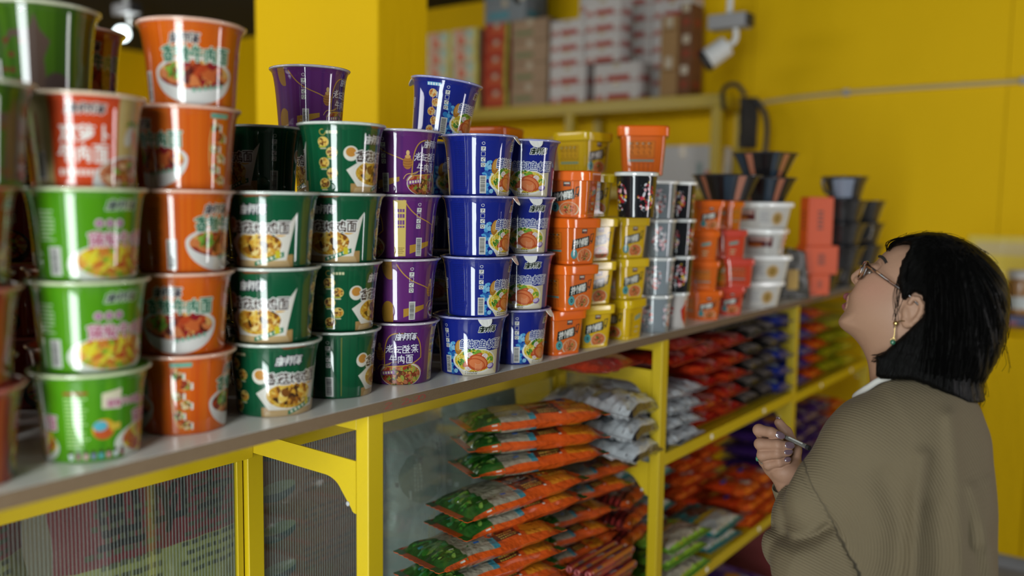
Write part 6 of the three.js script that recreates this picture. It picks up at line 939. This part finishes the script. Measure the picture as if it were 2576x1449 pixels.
{ const b = fing[4][3], d = b.clone().sub(fing[4][2]).normalize(), n = V(0.45, 0.35, -0.8).normalize(); obj('fingernail', toWorld(new THREE.SphereGeometry(1, 16, 10).scale(0.0085, 0.0055, 0.0022).applyMatrix4(new THREE.Matrix4().makeBasis(d, new THREE.Vector3().crossVectors(n, d), n).setPosition(b.clone().addScaledVector(d, 0.003).addScaledVector(n, 0.005)))), mNail, person); }
const mSilver = new THREE.MeshStandardMaterial({ color: new THREE.Color().setRGB(0.7, 0.7, 0.68), roughness: 0.2, metalness: 1 }), mGold = new THREE.MeshStandardMaterial({ color: new THREE.Color().setRGB(0.75, 0.55, 0.22), roughness: 0.25, metalness: 1 }), mJade = new THREE.MeshPhysicalMaterial({ color: new THREE.Color().setRGB(0.03, 0.16, 0.09), roughness: 0.15, clearcoat: 1 });
{ const a = fing[2][0], b = fing[2][1], d = b.clone().sub(a).normalize(), p = a.clone().lerp(b, 0.62), q = new THREE.Quaternion().setFromUnitVectors(V(0, 0, 1), d);
  const r = obj('finger_ring', toWorld(new THREE.TorusGeometry(0.0112, 0.0011, 8, 28).applyMatrix4(new THREE.Matrix4().compose(p, q, V(1, 1, 1)))), mSilver, person); const st = p.clone().add(V(-0.0105, -0.003, 0.003)); obj('green_stone', toWorld(new THREE.SphereGeometry(1, 14, 10).scale(0.003, 0.0048, 0.004).translate(st.x, st.y, st.z)), mJade, r); }
{ const c = EC + 0.012, pts = [L3(2254, 814, c), L3(2251, 828, c + 0.001), L3(2250, 842, c + 0.001), L3(2247, 855, c + 0.001)];
  const e = obj('earring', toWorld(merge([new THREE.IcosahedronGeometry(0.0042, 1).translate(...pts[0].toArray()), tube(pts, 0.0007, 16, 5), tube([pts[0].clone(), L3(2264, 808, c - 0.002), L3(2276, 808, c - 0.005)], 0.0009, 10, 5), new THREE.TorusGeometry(0.003, 0.0006, 6, 14).translate(...pts[3].toArray())])), mGold, person);
  const s = L3(2246, 861, c + 0.001); obj('bead', toWorld(new THREE.SphereGeometry(0.0042, 14, 10).translate(s.x, s.y, s.z)), mJade, e); }
// trousers and shoes, below the frame
{
  const hip = V(...loc(2300, 1690), 0).applyMatrix4(LOCAL), side = EZ.clone().setY(0).normalize(), fwd = EX.clone().setY(0).normalize().negate();
  const cloth = new THREE.MeshStandardMaterial({ color: new THREE.Color().setRGB(0.03, 0.03, 0.035), roughness: 0.9 });
  const leg = (s) => { const A = hip.clone().addScaledVector(side, 0.085 * s), K = A.clone().addScaledVector(fwd, 0.02).setY(0.46), F = A.clone().addScaledVector(fwd, -0.01).setY(0.09); return [cone(A, K, 0.088, 0.066), cone(K, F, 0.066, 0.05)]; };
  const P = [...leg(1), ...leg(-1), cone(hip.clone().addScaledVector(side, 0.07).setY(hip.y + 0.08), hip.clone().addScaledVector(side, -0.07).setY(hip.y + 0.08), 0.11, 0.11)];
  const g = SN((x, y, z) => { let f = 1; for (const q of P) f = smin(f, q(x, y, z), 0.03); return f; }, [hip.x - 0.28, 0.03, hip.z - 0.28], [hip.x + 0.28, hip.y + 0.22, hip.z + 0.28], 0.012);
  obj('trousers', g, cloth, person);
  for (const s of [1, -1]) { const A = hip.clone().addScaledVector(side, 0.085 * s).setY(0.04), T = A.clone().addScaledVector(fwd, 0.15).setY(0.035), q = [cone(A, T, 0.042, 0.036)]; obj('shoe', SN((x, y, z) => Math.max(q[0](x, y, z), 0.001 - y), [A.x - 0.25, -0.005, A.z - 0.25], [A.x + 0.25, 0.1, A.z + 0.25], 0.008), mDark, person); }
  // set the group's origin at the feet
  const base = hip.clone().setY(0); person.position.copy(base); for (const m of person.children) m.geometry.translate(-base.x, 0, -base.z); person.traverse((m) => { if (m.isMesh && m.parent !== person) m.geometry.translate(-base.x, 0, -base.z); });
}
// glasses
{
  const o = thing('glasses', 'brown tortoiseshell glasses worn by the person looking up', 'glasses'), mT = new THREE.MeshPhysicalMaterial({ map: canvasTex(256, 32, (g) => { g.fillStyle = '#2a1710'; g.fillRect(0, 0, 256, 32); for (let i = 0; i < 50; i++) ell(g, rnd() * 256, rnd() * 32, rr(4, 14), rr(2, 6), ['#6a3a1c', '#8c5a2a', '#160c08', '#3a2014'][i % 4]); }), roughness: 0.22, clearcoat: 1 });
  const up = V(0.36, 0.93, 0).normalize(), fw = V(-0.93, 0.36, 0), mid = L3(2166, 684), loopOf = (s) => { const pts = []; for (let i = 0; i < 28; i++) { const t = i / 28 * 2 * Math.PI, cx = Math.cos(t), sy = Math.sin(t), u = Math.sign(cx) * Math.abs(cx) ** 0.6, v = Math.sign(sy) * Math.abs(sy) ** 0.6, c = 0.0345 + 0.0235 * u; pts.push(mid.clone().addScaledVector(up, 0.0145 * v).addScaledVector(fw, -0.011 * (c / 0.058) ** 2).setZ(s * c)); } return pts; };
  const mLens = new THREE.MeshPhysicalMaterial({ color: new THREE.Color().setRGB(0.9, 0.88, 0.92), transmission: 1, thickness: 0, roughness: 0.02, ior: 1.5 });
  for (const s of [1, -1]) {
    const pts = loopOf(s); obj('rim', toWorld(tube(pts, 0.0019, 60, 8, true)), mT, o);
    const v = [], ix = []; const c = pts.reduce((a, p) => a.add(p), V(0, 0, 0)).multiplyScalar(1 / pts.length); v.push(...c.toArray()); pts.forEach((p) => v.push(...p.toArray())); pts.forEach((_, i) => ix.push(0, i + 1, (i + 1) % pts.length + 1)); const g = new THREE.BufferGeometry(); g.setAttribute('position', new THREE.Float32BufferAttribute(v, 3)); g.setIndex(ix); g.computeVertexNormals(); obj('lens', toWorld(g), mLens, o);
    const h = L3(2180, 667, 0.0635).setZ(0.0635 * s), e = L3(2292, 748, 0.077).setZ(0.077 * s), k = h.clone().lerp(e, 0.12).setZ(0.0715 * s);
    obj('temple', toWorld(tube([h, k, h.clone().lerp(e, 0.5).setZ(0.0745 * s), e, e.clone().add(V(0.018, -0.02, -0.004 * s))], 0.0024, 50, 8)), mT, o);
    obj('hinge', toWorld(new THREE.SphereGeometry(0.0028, 10, 8).translate(h.x + 0.004, h.y - 0.002, h.z + 0.0015 * s)), mSilver, o);
    obj('nose_pad', toWorld(new THREE.SphereGeometry(1, 12, 8).scale(0.0018, 0.005, 0.003).translate(...mid.clone().addScaledVector(fw, -0.006).addScaledVector(up, -0.003).setZ(0.0085 * s).toArray())), mGold, o);
  }
  obj('bridge', toWorld(tube([mid.clone().addScaledVector(up, 0.006).setZ(0.012), mid.clone().addScaledVector(up, 0.008).addScaledVector(fw, 0.003).setZ(0), mid.clone().addScaledVector(up, 0.006).setZ(-0.012)], 0.002, 16, 8)), mT, o);
}
// pen held between finger and thumb
{
  const a = H3(1958, 1091, 0.003), b = H3(2029, 1124, 0.032), d = b.clone().sub(a), l = d.length(), q = new THREE.Quaternion().setFromUnitVectors(V(0, 1, 0), d.clone().normalize());
  const o = thing('gel_pen', 'clear gel pen with black end held in the hand', 'pen'), M = new THREE.Matrix4().compose(a, q, V(1, 1, 1));
  obj('barrel', toWorld(new THREE.CylinderGeometry(0.0042, 0.0036, l, 16).translate(0, l / 2, 0).applyMatrix4(M)), new THREE.MeshPhysicalMaterial({ color: new THREE.Color().setRGB(0.75, 0.75, 0.7), roughness: 0.08, transmission: 0.85, thickness: 0, clearcoat: 1 }), o);
  obj('ink_tube', toWorld(new THREE.CylinderGeometry(0.0019, 0.0019, l * 0.96, 10).translate(0, l / 2, 0).applyMatrix4(M)), mDark, o);
  obj('end_cap', toWorld(new THREE.CylinderGeometry(0.0044, 0.0045, 0.006, 16).translate(0, l + 0.003, 0).applyMatrix4(M)), mDark, o);
  obj('clip', toWorld(new RoundedBoxGeometry(0.003, 0.03, 0.003, 3, 0.0014).translate(-0.006, l - 0.02, 0.003).applyMatrix4(M)), new THREE.MeshPhysicalMaterial({ color: new THREE.Color().setRGB(0.8, 0.8, 0.78), roughness: 0.08, transmission: 0.6, thickness: 0, clearcoat: 1 }), o);
}
// ---------------------------------------------------------------- whoever takes the picture stands in the doorway's light
{
  const c = (a, b, ra, rb) => cone(V(...a), V(...b), ra, rb), parts = [c([-0.27, 1.3, 0], [-0.3, 0.95, 0], 0.15, 0.14)];
  for (const s of [1, -1]) parts.push(c([-0.27, 1.37, 0.05 * s], [-0.27, 1.36, 0.17 * s], 0.09, 0.075), c([-0.27, 1.36, 0.18 * s], [-0.14, 1.16, 0.22 * s], 0.062, 0.05), c([-0.14, 1.16, 0.22 * s], [-0.09, 1.42, 0.09 * s], 0.048, 0.036), c([-0.3, 0.93, 0.08 * s], [-0.28, 0.5, 0.1 * s], 0.1, 0.075), c([-0.28, 0.5, 0.1 * s], [-0.3, 0.1, 0.11 * s], 0.075, 0.055));
  const o = thing('person', 'person in dark clothes taking the picture before the glass door', 'person', [-0.3, 0, 0]);
  const clothes = SN((x, y, z) => { let f = 1; for (const q of parts) f = smin(f, q(x - 0.3, y, z), 0.04); return f; }, [-0.25, 0.03, -0.35], [0.36, 1.5, 0.35], 0.014);
  const head = [ball(V(-0.2, 1.56, 0), 0.095, 0.12, 0.078), ball(V(-0.12, 1.5, 0), 0.03, 0.05, 0.045), ball(V(-0.098, 1.53, 0), 0.016, 0.022, 0.014), cone(V(-0.22, 1.38, 0), V(-0.215, 1.5, 0), 0.058, 0.055), ball(V(-0.2, 1.55, 0.08), 0.018, 0.032, 0.01), ball(V(-0.2, 1.55, -0.08), 0.018, 0.032, 0.01)];
  const hands = []; for (const s of [1, -1]) { hands.push(cone(V(-0.09, 1.42, 0.09 * s), V(-0.075, 1.455, 0.075 * s), 0.03, 0.026)); for (let k = 0; k < 4; k++) hands.push(cone(V(-0.07, 1.44 + k * 0.019, 0.085 * s), V(-0.028, 1.45 + k * 0.017, 0.078 * s), 0.0095, 0.008)); hands.push(cone(V(-0.085, 1.45, 0.07 * s), V(-0.095, 1.5, 0.05 * s), 0.0105, 0.009)); }
  const skin2 = paint(SN((x, y, z) => { let f = 1; for (const q of head) f = smin(f, q(x - 0.3, y, z), 0.02); for (const q of hands) f = smin(f, q(x - 0.3, y, z), 0.006); return f; }, [-0.05, 1.34, -0.14], [0.32, 1.72, 0.14], 0.006), (x, y, z, q) => q.setRGB(0.42, 0.24, 0.16));
  obj('body', skin2, skin, o); obj('clothes', clothes, new THREE.MeshStandardMaterial({ color: new THREE.Color().setRGB(0.02, 0.02, 0.024), roughness: 0.95 }), o);
  obj('hair', SN((x, y, z) => Math.max(ball(V(-0.22, 1.585, 0), 0.105, 0.115, 0.092)(x - 0.3, y, z), (x - 0.3) + 0.14 - (y - 1.58) * 0.6), [-0.05, 1.4, -0.12], [0.3, 1.75, 0.12], 0.009), mDark, o);
  for (const s of [1, -1]) obj('shoe', SN((x, y, z) => Math.max(cone(V(-0.33, 0.04, 0.11 * s), V(-0.14, 0.035, 0.13 * s), 0.048, 0.04)(x - 0.3, y, z), 0.001 - y), [-0.15, -0.01, -0.25], [0.3, 0.11, 0.25], 0.009), mDark, o);
  const k = thing('photo_camera', 'black camera held up by the person taking the picture', 'camera', [-0.06, 1.455, 0]);
  obj('body', rbx(-0.02, 0, -0.062, 0.018, 0.085, 0.062, 0.008), mDark, k); obj('lens', new THREE.CylinderGeometry(0.03, 0.032, 0.035, 28).rotateZ(Math.PI / 2).translate(0.03, 0.045, 0), mDark, k);
}
renderer.render(scene, camera);
